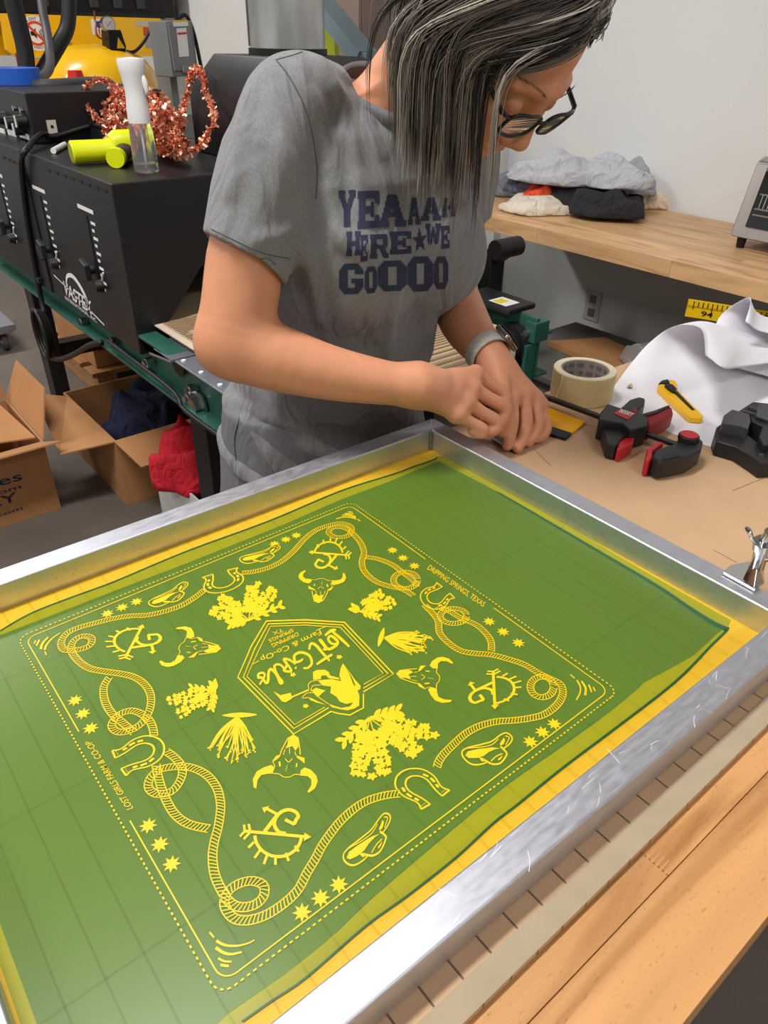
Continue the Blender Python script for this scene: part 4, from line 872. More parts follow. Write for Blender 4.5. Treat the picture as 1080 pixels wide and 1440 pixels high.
tr1 = struct('trim_1', MB().box(d0[0]-.06, d0[0]-.005, WALLY-.045, WALLY-.001, FLOOR+.001, 1.26), mat('trim_white', (214, 214, 212), .5), 'white door frame upright')
struct('trim_2', MB().box(d0[0]+.905, d0[0]+.96, WALLY-.045, WALLY-.001, FLOOR+.001, 1.26), mat('trim_white', (214, 214, 212), .5), 'white door frame upright')
# leaning blue-grey beam with a yellow-green wedge at its foot
lb = thing('braced_post', 'blue grey steel brace on a post beside the duct', 'strut', aty(470, 60, 1.75)*[1, 1, 0]+np.array([0, 0, FLOOR]))
p0 = aty(449, 2, 1.75); p1 = aty(485, 46, 1.75); d_ = p1-p0; pe = p1+d_*.8
part('strut', MB().bar(p0-d_*1.5, pe, .05, .08, up=(0, 1, 0)), mat('strut_blue', (120, 138, 146), .5), lb)
part('post', MB().box(pe[0]-.04, pe[0]+.04, 1.72, 1.78, FLOOR+.001, pe[2]+.02), mat('strut_blue', (120, 138, 146), .5), lb)
pw = [aty(452, 24, 1.85), aty(470, 46, 1.85), aty(480, 80, 1.85), aty(452, 80, 1.85)]
lg = thing('safety_panel', 'yellow green plastic panel standing behind the leaning strut', 'panel', (pw[3][0], 1.86, FLOOR)); part('panel_sheet', MB().prism(pw[:2]+[(pw[2][0], 1.85, FLOOR+.001), (pw[3][0], 1.85, FLOOR+.001)], (0, .02, 0)), mat('lime_plastic', (176, 186, 40), .5), lg)
# ================================================================ cartons and clutter on the floor
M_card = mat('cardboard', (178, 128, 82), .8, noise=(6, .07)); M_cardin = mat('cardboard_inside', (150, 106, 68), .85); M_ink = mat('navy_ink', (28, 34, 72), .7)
def carton(name, label, x0, x1, y0, y1, z1, flaps, m_=M_card, cat='box'):
    t_ = thing(name, label, cat, ((x0+x1)/2, (y0+y1)/2, FLOOR)); w = .006; z0 = FLOOR+.001
    part('side_panel', MB().box(x1-w, x1, y0, y1, z0, z1), m_, t_); part('side_panel', MB().box(x0, x0+w, y0, y1, z0, z1), m_, t_)
    part('side_panel', MB().box(x0+w, x1-w, y0, y0+w, z0, z1), m_, t_); part('side_panel', MB().box(x0+w, x1-w, y1-w, y1, z0, z1), m_, t_)
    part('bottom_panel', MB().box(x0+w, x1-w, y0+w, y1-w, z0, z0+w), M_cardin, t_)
    for pl in flaps:
        P = [np.asarray(q, float) for q in pl]; n_ = np.cross(P[1]-P[0], P[2]-P[0]); n_ = n_/np.linalg.norm(n_)*.005; part('flap', MB().prism(P, n_), m_, t_)
    return t_
x1 = -1.755; zt = -.655
b1 = carton('cardboard_box', 'printed brown shipping carton with torn open flaps on the floor', x1-.42, x1, -.02, .436, zt, [
    [(x1, -.02, zt), (x1, .436, zt), (x1+.10, .47, zt+.035), (x1+.10, -.02, zt+.035)],
    [(x1-.42, .44, zt+.004), (x1, .44, zt+.004), (x1-.07, .50, zt+.15), (x1-.38, .50, zt+.15)],
    [(x1-.42, .436, zt+.004), (x1-.42, -.02, zt+.004), (x1-.45, -.02, zt+.18), (x1-.45, .42, zt+.18)],
    [(x1-.36, .40, zt+.012), (x1-.02, .42, zt+.014), (x1-.03, .1, zt+.055), (x1-.36, .1, zt+.05)]])
fb = lambda p: (x1+.0012, p[0], p[1])
def wall_text(s, pxr, pyr, hpx, wy):
    e = atx(pxr, pyr, x1); h = atx(pxr, pyr-hpx, x1)[2]-e[2]; mb = MB(); flat_text(mb, s, (e[1]-wy, e[2]+.0), (e[1], e[2]), (0, h), fb, .01); part('box_lettering', mb, M_ink, b1)
wall_text('Industries', 32, 674, 13, .36); wall_text('supplies.com', 30, 686, 6, .30); wall_text('SUPPLY', 26, 703, 13, .27); wall_text('www.supply.com', 32, 716, 5, .34)
y0 = .626; x1b = -1.625; z2 = aty(162, 622, y0)[2]
b2 = carton('cardboard_box', 'plain brown carton with one big flap folded out under the dryer', x1b-.50, x1b, y0, 1.08, z2, [
    [(x1b-.46, y0, z2), (x1b, y0, z2), (x1b-.04, y0-.17, z2-.01), (x1b-.44, y0-.115, z2+.05)],
    [(x1b, y0, z2), (x1b, 1.08, z2), (x1b+.13, 1.06, z2-.05), (x1b+.13, y0+.03, z2-.05)]])
rc = lambda n, c, rx, ry, h, m_, lab, cat, seed, wr=.3, tilt=0., par=None: cloth(n, c, rx, ry, h, m_, lab, cat, seed, wr, tilt)
def cloth(name, c, rx, ry, h, m_, label, cat, seed, wr=.3, ang=0., group=None, drop=None, nu=44, ns=18):
    """crumpled heap of cloth: a lumpy closed mound with folds, flat underneath"""
    r_ = np.random.RandomState(seed); ph = r_.uniform(0, 6.28, 8); fr = r_.uniform(2, 6, 8); ca_, sa_ = math.cos(ang), math.sin(ang)
    def f(u, v):
        a = 2*math.pi*u; rr = 1+.16*math.sin(2*a+ph[0])+.10*math.sin(3*a+ph[1])+.07*math.sin(5*a+ph[2])+.04*math.sin(9*a+ph[3])
        if v < .72:
            t_ = v/.72; rad = math.sin(t_*math.pi/2)**.8; z = h*(math.cos(t_*math.pi/2)**.7)
            fold = wr*h*(math.sin(fr[4]*a+ph[4]+3*t_)*.5+math.sin(9*t_+fr[5]*math.cos(a)+ph[5])*.5)*math.sin(math.pi*min(1, t_*1.02))**.7
            fold += wr*h*.38*math.sin(13*t_+fr[6]*a+ph[6])*math.sin(math.pi*min(1, t_))+wr*h*.22*math.sin(11*a+8*t_+ph[7])*t_
            z = max(.002, z+fold)
        else:
            t_ = (v-.72)/.28; rad = 1-t_; z = 0.
        x = rx*rr*rad*math.cos(a); y = ry*rr*rad*math.sin(a)
        return (c[0]+x*ca_-y*sa_, c[1]+x*sa_+y*ca_, c[2]+z)
    o = part(name, MB().grid(nu, ns*2, f, closed_u=True), m_, None, smooth=True)
    return tag(o, label, cat, group)
M_navy = mat('navy_cloth', (34, 38, 66), .9, bump=(300, .2)); M_redc = mat('red_cloth', (196, 26, 44), .85, bump=(300, .2))
cloth('folded_cloth', (x1b-.26, .86, z2-.12), .20, .19, .13, M_navy, 'dark navy cloth stuffed inside the flap-out carton', 'cloth', 3)
p3 = atz(205, 728, FLOOR)
b3 = carton('white_box', 'white carton with a dark red lining holding red cloth behind the dryer leg', -1.50, -1.12, .70, 1.05, -.70, [], mat('white_card', (206, 206, 206), .7))
part('red_lining', MB().prism([(-1.50, .95, -.695), (-1.13, .95, -.695), (-1.13, 1.04, -.42), (-1.50, 1.04, -.42)], (0, .01, 0)), mat('red_lining', (140, 40, 30), .8), b3)
o = cloth('red_shirt', (-1.33, .83, -.72), .17, .16, .16, M_redc, 'crumpled bright red shirt spilling over the white carton', 'shirt', 8, .35)
# draped sleeve of the red shirt over the carton wall
part('sleeve', MB().grid(10, 12, lambda u, v: (-1.115+.012*math.sin(6*u+2*v)+.012, .73+.16*u+.02*v, -.63-.16*v+.03*math.sin(math.pi*u))), M_redc, o, smooth=True)
o2 = cloth('red_cloth', (-.80, .95, FLOOR+.002), .16, .2, .30, M_redc, 'second heap of red cloth on the floor under the dryer belt', 'cloth', 12, .3)
# wooden pallet under the far part of the dryer
M_pal = wood_mat('pallet_wood', (172, 124, 78), axis=0)
pl0 = atz(100, 522, FLOOR)
pal = thing('wooden_pallet', 'rough wooden pallet on the floor behind the dryer', 'pallet', (pl0[0], pl0[1]+.4, FLOOR))
X0, Y0 = pl0[0]-.35, pl0[1]
for k in range(3): part('pallet_block', MB().box(X0, X0+.75, Y0+k*.42, Y0+k*.42+.09, FLOOR+.001, FLOOR+.10), M_pal, pal, bevel=.003)
for k in range(5): part('pallet_board', MB().box(X0+k*.16, X0+k*.16+.11, Y0-.02, Y0+.96, FLOOR+.1005, FLOOR+.122), M_pal, pal, bevel=.003)
bp = thing('pallet_carton', 'brown carton with a red mark standing on the pallet', 'box', (X0+.45, Y0+.3, FLOOR+.123)); part('carton_body', MB().box(X0+.2, X0+.7, Y0+.02, Y0+.5, FLOOR+.123, FLOOR+.33), M_card, bp, bevel=.004); part('red_mark', MB().box(X0+.7005, X0+.7015, Y0+.04, Y0+.12, FLOOR+.2, FLOOR+.32), mat('mark_red', (200, 40, 50), .6), bp)
# swivel caster of a cart
cs = atz(10, 492, FLOOR); ct = thing('swivel_caster', 'small swivel caster wheel with steel fork on the floor', 'caster', (cs[0], cs[1], FLOOR))
part('wheel', MB().cyl((cs[0], cs[1]-.015, FLOOR+.041), (cs[0], cs[1]+.015, FLOOR+.041), .04, n=24), mat('wheel_grey', (70, 70, 72), .6), ct, bevel=.004); part('hub', MB().cyl((cs[0], cs[1]-.02, FLOOR+.041), (cs[0], cs[1]+.02, FLOOR+.041), .022, n=16), M_steel, ct)
for s in (-1, 1): part('fork', MB().bar((cs[0], cs[1]+s*.024, FLOOR+.041), (cs[0]-.02, cs[1]+s*.024, FLOOR+.10), .03, .004, up=(0, s, 0)), M_steel, ct)
part('mounting_plate', MB().box(cs[0]-.07, cs[0]+.04, cs[1]-.045, cs[1]+.045, FLOOR+.098, FLOOR+.106), M_steel, ct)
part('cart_shelf', MB().box(cs[0]-.45, cs[0]+.05, cs[1]-.36, cs[1]+.06, FLOOR+.107, FLOOR+.14), M_zinc, ct, bevel=.003)

# ================================================================ back bench
BXL = -1.45; BXR = 1.6; BYF = 1.85
bn = thing('wall_bench', 'long butcher block bench against the white wall', 'bench', (.2, 2.15, FLOOR))
rb = random.Random(9); ny = 9; ys = [BYF+(WALLY-.004-BYF)*i/ny for i in range(ny+1)]
for i in range(ny):
    x = BXL
    while x < BXR-.01:
        x2 = min(BXR, x+rb.uniform(.35, .7)); x2 = BXR if BXR-x2 < .12 else x2
        part('stave', MB().box(x+.0002, x2-.0002, ys[i]+.0002, ys[i+1]-.0002, -.048, -.002), M_blockx, bn, bevel=.0006, seg=1); x = x2
for lx in (.75, BXR-.08): part('leg', MB().box(lx-.03, lx+.03, 2.30, 2.36, FLOOR+.001, -.0485), M_black, bn, bevel=.003)
ZBN = -.0015
M_gc = mat('grey_cloth', (186, 188, 196), .9, bump=(220, .2)); M_bc = mat('black_cloth', (40, 40, 43), .9, bump=(220, .2)); M_wc = mat('cream_cloth', (226, 214, 198), .9, bump=(220, .2)); M_oc = mat('orange_print_cloth', (214, 76, 40), .85, noise=(60, .5)); M_nw = mat('navy_white_cloth', (92, 96, 116), .9, noise=(55, .8)); M_tan = mat('tan_cloth', (214, 176, 148), .9); M_hat = mat('heather_cloth', (128, 130, 142), .9, noise=(120, .3))
def onb(px, py, z): q = atz(px, py, z); return q
cloth('cream_garment', onb(775, 296, ZBN), .17, .12, .05, M_wc, 'cream garment lying lowest at the left of the clothes pile', 'garment', 21, .3, .6, 'clothes piled on the bench')
cloth('cream_garment', onb(880, 288, ZBN), .16, .10, .055, mat('cream_cloth_warm', (230, 212, 186), .9), 'warm cream garment under the right side of the clothes pile', 'garment', 22, .3, .7, 'clothes piled on the bench')
cloth('black_garment', onb(838, 298, ZBN+.012), .17, .10, .07, M_bc, 'black garment crumpled at the front of the clothes pile', 'garment', 23, .3, .55, 'clothes piled on the bench')
cloth('orange_garment', onb(768, 282, ZBN+.028), .075, .06, .05, M_oc, 'orange printed garment tucked in the clothes pile', 'garment', 24, .35, .5, 'clothes piled on the bench')
cloth('navy_garment', onb(752, 270, ZBN+.040), .10, .08, .065, M_nw, 'navy and white printed garment at the left of the clothes pile', 'garment', 25, .4, .5, 'clothes piled on the bench')
cloth('tan_garment', onb(800, 268, ZBN+.058), .11, .07, .045, M_tan, 'rolled pale tan garment in the middle of the clothes pile', 'garment', 27, .4, .4, 'clothes piled on the bench')
cloth('grey_garment', onb(815, 257, ZBN+.088), .20, .13, .075, M_gc, 'large light grey garment draped on top of the clothes pile', 'garment', 26, .34, .62, 'clothes piled on the bench')
cloth('grey_garment', onb(868, 268, ZBN+.045), .15, .11, .085, mat('grey_cloth_dark', (160, 162, 170), .9, bump=(220, .2)), 'striped grey sleeve garment folded at the right of the clothes pile', 'garment', 28, .35, .7, 'clothes piled on the bench')
cloth('heather_garment', onb(716, 272, ZBN), .10, .10, .07, M_hat, 'heather blue garment behind the clothes pile at the bench end', 'garment', 29, .25, 0., 'clothes piled on the bench')
# toaster oven
tf = atz(1046, 348, 0.); TOX = tf[0]-.03; TOY = tf[1]-.02
to = thing('toaster_oven', 'brushed steel toaster oven with glass door on the bench', 'toaster oven', (TOX+.2, TOY+.15, ZBN))
M_br = mat('brushed_steel', (176, 168, 164), .32, .9, noise=(40, .06, (1, 1, .1)))
z0, z1 = ZBN+.028, ZBN+.235; W_ = .42; D_ = .28; YW = min(TOY+D_, WALLY-.01)
xa = TOX-.012
part('shell', MB().prism([(xa, TOY, z0), (xa, YW, z0), (xa, YW, z1-.01), (xa, TOY+.075, z1), (xa, TOY+.045, z1-.01)], (W_, 0, 0)), M_br, to, bevel=.008, seg=3)
fd = lambda t_, off: np.array([0, TOY+.045*t_-off, z0+.004+(z1-.02-z0)*t_])
def front_quad(x0, x1, t0, t1, off, th): return MB().prism([fd(t0, off)+(x0, 0, 0), fd(t0, off)+(x1, 0, 0), fd(t1, off)+(x1, 0, 0), fd(t1, off)+(x0, 0, 0)], (0, -th, 0))
part('front_frame', front_quad(xa+.004, xa+W_-.004, 0, 1, .0005, .006), M_br, to, bevel=.003)
dr_ = part('glass_door', front_quad(xa+.04, xa+W_-.11, .16, .93, .007, .006), mat('oven_glass', (26, 28, 30), .08, spec=.8), to, bevel=.002)
for t_ in (.34, .42, .62): part('wire_rack', MB().bar(fd(t_, .0145)+(xa+.05, 0, 0), fd(t_, .0145)+(xa+W_-.12, 0, 0), .002, .004), M_steel, dr_)
for k in range(6): part('wire_rack', MB().bar(fd(.42, .0145)+(xa+.06+.012*k, 0, 0), fd(.62, .0145)+(xa+.06+.012*k, 0, 0), .0018, .0018), M_steel, dr_)
part('door_handle', MB().bar(fd(.97, .03)+(xa+.05, 0, 0), fd(.97, .03)+(xa+W_-.12, 0, 0), .012, .012), M_steel, to, bevel=.003)
for k in range(3): part('dial', MB().cyl(fd(.25+.27*k, .006)+(xa+W_-.055, 0, 0), fd(.25+.27*k, .028)+(xa+W_-.055, 0, 0), .02, n=18), M_black, to, smooth='auto')
for fx_ in (xa+.03, xa+W_-.03):
    for fy_ in (TOY+.02, YW-.03): part('foot', MB().cyl((fx_, fy_, ZBN), (fx_, fy_, z0+.002), .011, .014, n=12), M_dark, to, smooth='auto')
# clutter under the bench
gt = thing('storage_tote', 'grey flat sided tote on the floor under the bench', 'tote', (-.75, 2.0, FLOOR))
part('tote_body', MB().box(-1.05, -.42, 1.80, 2.29, FLOOR+.001, -.46), mat('tote_grey', (122, 120, 116), .5), gt, bevel=.02); part('tote_lid', MB().box(-1.07, -.40, 1.78, 2.31, -.459, -.43), mat('tote_lid_grey', (108, 106, 102), .5), gt, bevel=.008)
cbx = thing('cardboard_sheet', 'flat brown cardboard sheet lying on the grey tote', 'cardboard', (-.55, 1.95, -.43)); part('sheet', MB().prism([(-.95, 2.0, -.428), (-.44, 1.95, -.428), (-.42, 2.10, -.428), (-.85, 2.2, -.428)], (0, 0, .02)), M_card, cbx)
o = cloth('plastic_bag', (-.56, 2.05, -.4075), .10, .06, .07, mat('bag_grey', (150, 146, 142), .3, spec=.7), 'bunched grey plastic bag lying on the cardboard sheet under the bench', 'bag', 31, .3)
# black stand behind the person
sp_ = aty(690, 370, 1.62); bs = thing('black_stand', 'black steel post with a short clamp arm behind the belt end', 'stand', (sp_[0], sp_[1], FLOOR))
part('post', MB().box(sp_[0]-.03, sp_[0]+.03, 1.59, 1.65, FLOOR+.02, sp_[2]+.03), M_dark, bs, bevel=.004); part('base_plate', MB().box(sp_[0]-.15, sp_[0]+.15, 1.57, 1.76, FLOOR+.001, FLOOR+.02), M_dark, bs, bevel=.004)
q_ = aty(706, 350, 1.60); part('arm', MB().bar((sp_[0]-.02, 1.62, sp_[2]), (q_[0], 1.62, q_[2]), .04, .05), M_dark, bs, bevel=.004); part('arm_knob', MB().cyl((q_[0], 1.57, q_[2]), (q_[0], 1.67, q_[2]), .028, n=14), M_dark, bs, smooth='auto')
# ================================================================ implicit surfaces for the figure
class Field:
    def __init__(s, lo, hi, h):
        s.lo = np.array(lo, float); s.h = h; s.n = np.ceil((np.array(hi, float)-s.lo)/h).astype(int)+1
        s.d = np.full(tuple(s.n), 1., np.float32)
        s.ax = [s.lo[i]+np.arange(s.n[i])*h for i in range(3)]
    def sub(s, lo, hi, m):
        a = np.clip(np.floor((np.array(lo)-m-s.lo)/s.h).astype(int), 0, s.n); b = np.clip(np.ceil((np.array(hi)+m-s.lo)/s.h).astype(int)+1, 0, s.n)
        sl = tuple(slice(x, y) for x, y in zip(a, b))
        return sl, (s.ax[0][sl[0]][:, None, None], s.ax[1][sl[1]][None, :, None], s.ax[2][sl[2]][None, None, :])
    def apply(s, fn, lo, hi, k=.01, op='add'):
        sl, (x, y, z) = s.sub(lo, hi, k+4*s.h)
        if any(q.stop <= q.start for q in sl): return s
        e = fn(x, y, z).astype(np.float32); d = s.d[sl]
        if op == 'cut': d, e = -d, e
        hh = np.clip(.5+.5*(e-d)/max(k, 1e-6), 0, 1); r = e*(1-hh)+d*hh-k*hh*(1-hh)
        s.d[sl] = -r if op == 'cut' else r
        return s
    def cone(s, p0, r0, p1, r1, k=.01, op='add'):
        p0 = np.asarray(p0, float); p1 = np.asarray(p1, float); dv = p1-p0; L2 = float(dv @ dv)+1e-12; R = max(r0, r1)
        def f(x, y, z):
            t = np.clip(((x-p0[0])*dv[0]+(y-p0[1])*dv[1]+(z-p0[2])*dv[2])/L2, 0, 1)
            return np.sqrt((x-p0[0]-dv[0]*t)**2+(y-p0[1]-dv[1]*t)**2+(z-p0[2]-dv[2]*t)**2)-(r0+(r1-r0)*t)
        return s.apply(f, np.minimum(p0, p1)-R, np.maximum(p0, p1)+R, k, op)
    def chain(s, pts, rs, k=.01, op='add', n=3):
        """one smooth tapering limb through pts, blended into the rest by k"""
        Q = smooth_path([np.append(np.asarray(p, float), r) for p, r in zip(pts, rs)], n) if len(pts) > 2 else [np.append(np.asarray(p, float), r) for p, r in zip(pts, rs)]
        P = np.array([q[:3] for q in Q]); R = [max(.001, float(q[3])) for q in Q]
        def f(x, y, z):
            out = None
            for i in range(len(P)-1):
                p0, dv = P[i], P[i+1]-P[i]; L2 = float(dv @ dv)+1e-12
                t = np.clip(((x-p0[0])*dv[0]+(y-p0[1])*dv[1]+(z-p0[2])*dv[2])/L2, 0, 1)
                e = np.sqrt((x-p0[0]-dv[0]*t)**2+(y-p0[1]-dv[1]*t)**2+(z-p0[2]-dv[2]*t)**2)-(R[i]+(R[i+1]-R[i])*t)
                out = e if out is None else np.minimum(out, e)
            return out
        return s.apply(f, P.min(0)-max(R), P.max(0)+max(R), k, op)
    def ell(s, c, rad, ax=None, k=.01, op='add'):
        c = np.asarray(c, float); A = np.eye(3) if ax is None else np.asarray(ax, float); r = np.asarray(rad, float); R = r.max()
        def f(x, y, z):
            q = [((x-c[0])*A[i][0]+(y-c[1])*A[i][1]+(z-c[2])*A[i][2]) for i in range(3)]
            k0 = np.sqrt(sum((q[i]/r[i])**2 for i in range(3)))+1e-9; k1 = np.sqrt(sum((q[i]/r[i]**2)**2 for i in range(3)))+1e-9
            return k0*(k0-1)/k1
        return s.apply(f, c-R, c+R, k, op)
    def loft(s, lv, k=.01, grow=0., op='add', p=2.0):
        """stack of ellipses (z, cx, cy, half y, half x)"""
        lv = np.array(sorted(lv)); zs = lv[:, 0]
        def f(x, y, z):
            zz_ = np.clip(z, zs[0], zs[-1]); g = lambda j: np.interp(zz_, zs, lv[:, j])
            cx, cy, b, a = g(1), g(2), g(3)+grow, g(4)+grow
            q = (np.abs((x-cx)/a)**p+np.abs((y-cy)/b)**p)**(1/p); side = (q-1)*np.minimum(a, b)*np.where(q > 1, 1.0, 1.0)
            return np.maximum(side, np.maximum(zs[0]-z, z-zs[-1]))
        R = max(lv[:, 3].max(), lv[:, 4].max())+grow
        return s.apply(f, (lv[:, 1].min()-R, lv[:, 2].min()-R, zs[0]), (lv[:, 1].max()+R, lv[:, 2].max()+R, zs[-1]), k, op)
    def plane(s, p, n, k=.004):
        """cut away everything on the side n points to"""
        p = np.asarray(p, float); n = np.asarray(n, float)/np.linalg.norm(n)
        e = (s.ax[0][:, None, None]-p[0])*n[0]+(s.ax[1][None, :, None]-p[1])*n[1]+(s.ax[2][None, None, :]-p[2])*n[2]
        s.d = np.maximum(s.d, e.astype(np.float32)); return s
    def mesh(s):
        d = s.d; ins = d < 0; nx, ny, nz = d.shape
        c = ins[:-1, :-1, :-1].astype(np.int8)
        tot = np.zeros((nx-1, ny-1, nz-1), np.int8)
        for i in (0, 1):
            for j in (0, 1):
                for k in (0, 1): tot += ins[i:nx-1+i, j:ny-1+j, k:nz-1+k]
        act = (tot > 0) & (tot < 8); I, J, K = np.nonzero(act); N = len(I)
        idx = np.full(act.shape, -1, np.int32); idx[I, J, K] = np.arange(N)
        acc = np.zeros((N, 3)); cnt = np.zeros(N)
        corners = [(i, j, k) for i in (0, 1) for j in (0, 1) for k in (0, 1)]
        for a in corners:
            for ax in range(3):
                if a[ax]: continue
                b = list(a); b[ax] = 1
                da = d[I+a[0], J+a[1], K+a[2]]; db = d[I+b[0], J+b[1], K+b[2]]; m = (da < 0) != (db < 0)
                t = np.where(m, da/np.where(m, da-db, 1), 0); q = np.tile(np.array(a, float), (N, 1)); q[:, ax] += t; acc += q*m[:, None]; cnt += m
        V = (np.stack([I, J, K], 1)+acc/cnt[:, None])*s.h+s.lo
        F = []
        for ax in range(3):
            sl0 = [slice(None)]*3; sl1 = [slice(None)]*3; sl0[ax] = slice(0, -1); sl1[ax] = slice(1, None)
            u, v = [(1, 2), (2, 0), (0, 1)][ax]
            e0 = ins[tuple(sl0)]; e1 = ins[tuple(sl1)]; E = np.argwhere(e0 != e1)
            n_ = [nx, ny, nz]
            E = E[(E[:, u] > 0) & (E[:, u] < n_[u]-1) & (E[:, v] > 0) & (E[:, v] < n_[v]-1)]
            fl = e0[E[:, 0], E[:, 1], E[:, 2]]
            def cell(du, dv):
                q = E.copy(); q[:, u] += du; q[:, v] += dv; return idx[q[:, 0], q[:, 1], q[:, 2]]
            Q = np.stack([cell(-1, -1), cell(0, -1), cell(0, 0), cell(-1, 0)], 1)
            Q[~fl] = Q[~fl][:, ::-1]; F.append(Q)
        F = np.concatenate(F); F = F[(F >= 0).all(1)]
        return V, F
def smooth_mesh(V, F, it=2, lam=.5):
    n = len(V); e = np.concatenate([F[:, [0, 1]], F[:, [1, 2]], F[:, [2, 3]], F[:, [3, 0]]])
    for _ in range(it):
        acc = np.zeros_like(V); cnt = np.zeros(n)
        for a, b in ((0, 1), (1, 0)):
            np.add.at(acc, e[:, a], V[e[:, b]]); np.add.at(cnt, e[:, a], 1)
        V = V+(acc/np.maximum(cnt, 1)[:, None]-V)*lam
    return V
def np_part(name, V, F, material, parent):
    me = bpy.data.meshes.new(name); off = np.array(base_of(parent)); V = V-off
    me.vertices.add(len(V)); me.vertices.foreach_set('co', V.astype(np.float32).ravel())
    k = F.shape[1]; me.loops.add(F.size); me.loops.foreach_set('vertex_index', F.astype(np.int32).ravel())
    me.polygons.add(len(F)); me.polygons.foreach_set('loop_start', np.arange(0, F.size, k, dtype=np.int32)); me.polygons.foreach_set('loop_total', np.full(len(F), k, np.int32))
    me.update(); me.validate(); me.polygons.foreach_set('use_smooth', [True]*len(me.polygons)); me.materials.append(material)
    o = bpy.data.objects.new(name, me); COL.objects.link(o); o.parent = parent; return o

# ================================================================ the person: joints
R_sh = dep(402, 142, .890); R_el = dep(324, 484, .935); R_wr = dep(586, 542, .968)
L_sh = np.array([-.225, .800, .425]); L_el = dep(632, 400, 1.235); L_wr = dep(694, 506, 1.10)
ps = thing('person', 'person in a grey printed t-shirt leaning over the print screen corner, working with both hands', 'person', (-.29, .57, FLOOR))
# head basis: forward, left, up
DOWN = np.array(ROT[1]); RT = np.array(ROT[0]); VW = np.array(ROT[2])
hf = .36*RT+.933*DOWN; hu = .933*RT-.36*DOWN; hs = VW.copy()
def rot2(a, b, deg): c, s_ = math.cos(math.radians(deg)), math.sin(math.radians(deg)); return c*a+s_*b, c*b-s_*a
hu, hs = rot2(hu, -hs, 52); hs = -hs if False else hs
hs = np.cross(hu, hf); hs /= np.linalg.norm(hs)
hf, hs = rot2(hf, -hs, -6); hs = np.cross(hu, hf)
HS = 1.0
nose_tip = dep(735, 211, .845)
HC = nose_tip-(hf*.118-hu*.030)*HS
H = lambda f, s_, u: HC+(hf*f+hs*s_+hu*u)*HS
HAX = [hf, hs, hu]
M_skin = mat('skin', (208, 144, 110), .48, spec=.4, noise=(38, .05), bump=(420, .10))
b_ = M_skin.node_tree.nodes['Principled BSDF']; b_.inputs['Subsurface Weight'].default_value = .12; b_.inputs['Subsurface Radius'].default_value = (.02, .008, .004); b_.inputs['Subsurface Scale'].default_value = .3
torso = [(-.14, -.292, .568, .178, .128), (-.05, -.288, .572, .172, .122), (.08, -.278, .585, .155, .112), (.18, -.262, .600, .155, .112), (.28, -.245, .615, .160, .118), (.35, -.236, .625, .155, .105), (.40, -.232, .631, .135, .082), (.44, -.228, .635, .085, .062)]
B = Field((-.46, .28, -.16), (.12, .93, .66), .0024)
B.loft(torso, .01)
# neck and head
nb = np.array([-.215, .632, .41]); ne = H(-.045, 0, -.055)
B.cone(nb, .056, ne, .052, .03)
B.cone(H(-.02, 0, -.03), .05, H(.02, 0, -.085), .035, .02)
B.ell(H(-.012, 0, .030), (.098*HS, .076*HS, .092*HS), HAX, .02)
B.ell(H(.030, 0, -.028), (.066*HS, .062*HS, .088*HS), HAX, .02)
B.ell(H(.062, 0, -.098), (.026*HS, .028*HS, .022*HS), HAX, .02)          # chin
for s_ in (-1, 1):
    B.cone(H(.000, s_*.058, -.060), .014*HS, H(.062, s_*.018, -.098), .016*HS, .025)   # jaw line
    B.ell(H(.066, s_*.040, -.020), (.022*HS, .022*HS, .018*HS), HAX, .015)  # cheekbone
    B.cone(H(.086, s_*.012, .028), .010*HS, H(.072, s_*.048, .024), .009*HS, .012)  # brow
    B.ell(H(.092, s_*.032, .004), (.013*HS, .017*HS, .012*HS), HAX, .012, 'cut')    # eye socket
    B.ell(H(.079, s_*.032, .003), (.013*HS, .014*HS, .0125*HS), HAX, .003)           # eyelids over the eyeball
    B.ell(H(.098, s_*.012, -.036), (.010*HS, .0085*HS, .008*HS), HAX, .006)          # nostril wings
    B.ell(H(-.012, s_*.076, -.008), (.018*HS, .007*HS, .032*HS), HAX, .006); B.ell(H(-.008, s_*.082, -.006), (.010*HS, .006*HS, .020*HS), HAX, .004, 'cut')   # ear
B.chain([H(.084, 0, .020), H(.098, 0, -.008), H(.109, 0, -.028)], [.008*HS, .009*HS, .0105*HS], .012)   # nose
B.ell(H(.092, 0, -.060), (.009*HS, .020*HS, .006*HS), HAX, .006); B.ell(H(.089, 0, -.072), (.009*HS, .018*HS, .007*HS), HAX, .006)   # lips
B.cone(H(.099, -.02, -.066), .0025, H(.099, .02, -.066), .0025, .003, 'cut')
# right arm
pj = lambda *q: dep(*q)
B.chain([R_sh, pj(352, 330, .905), pj(338, 420, .922), pj(328, 468, .932), R_el], [.038, .0465, .0475, .044, .0405], .02)
B.chain([pj(320, 482, .935), pj(352, 494, .939), pj(390, 504, .943), pj(462, 524, .952), pj(540, 538, .962), R_wr], [.038, .0415, .0425, .0355, .0290, .0268], .022)
def hand(F_, wr, mcps, pips, dips, tips, thumb, rw, k=.0032):
    for m_, p_, d_, t_, r_ in zip(mcps, pips, dips, tips, (.0098, .0100, .0095, .0086)):
        F_.chain([wr, wr*.45+m_*.55, m_], [rw, .0150, .0122], .012)
        F_.chain([m_, m_*.5+p_*.5, p_, d_, t_], [.0118, r_, r_*1.04, r_*.93, r_*.78], k)
    for a, b in zip(mcps[:-1], mcps[1:]): F_.cone(a, .0098, b, .0098, .008); F_.cone(wr*.4+a*.6, .011, wr*.4+b*.6, .011, .01)
    F_.chain(thumb, [.015, .0125, .0108, .0092], .006)
Rm_ = [pj(668, 526, 1.022), pj(663, 546, 1.008), pj(655, 566, .997), pj(642, 583, .988)]
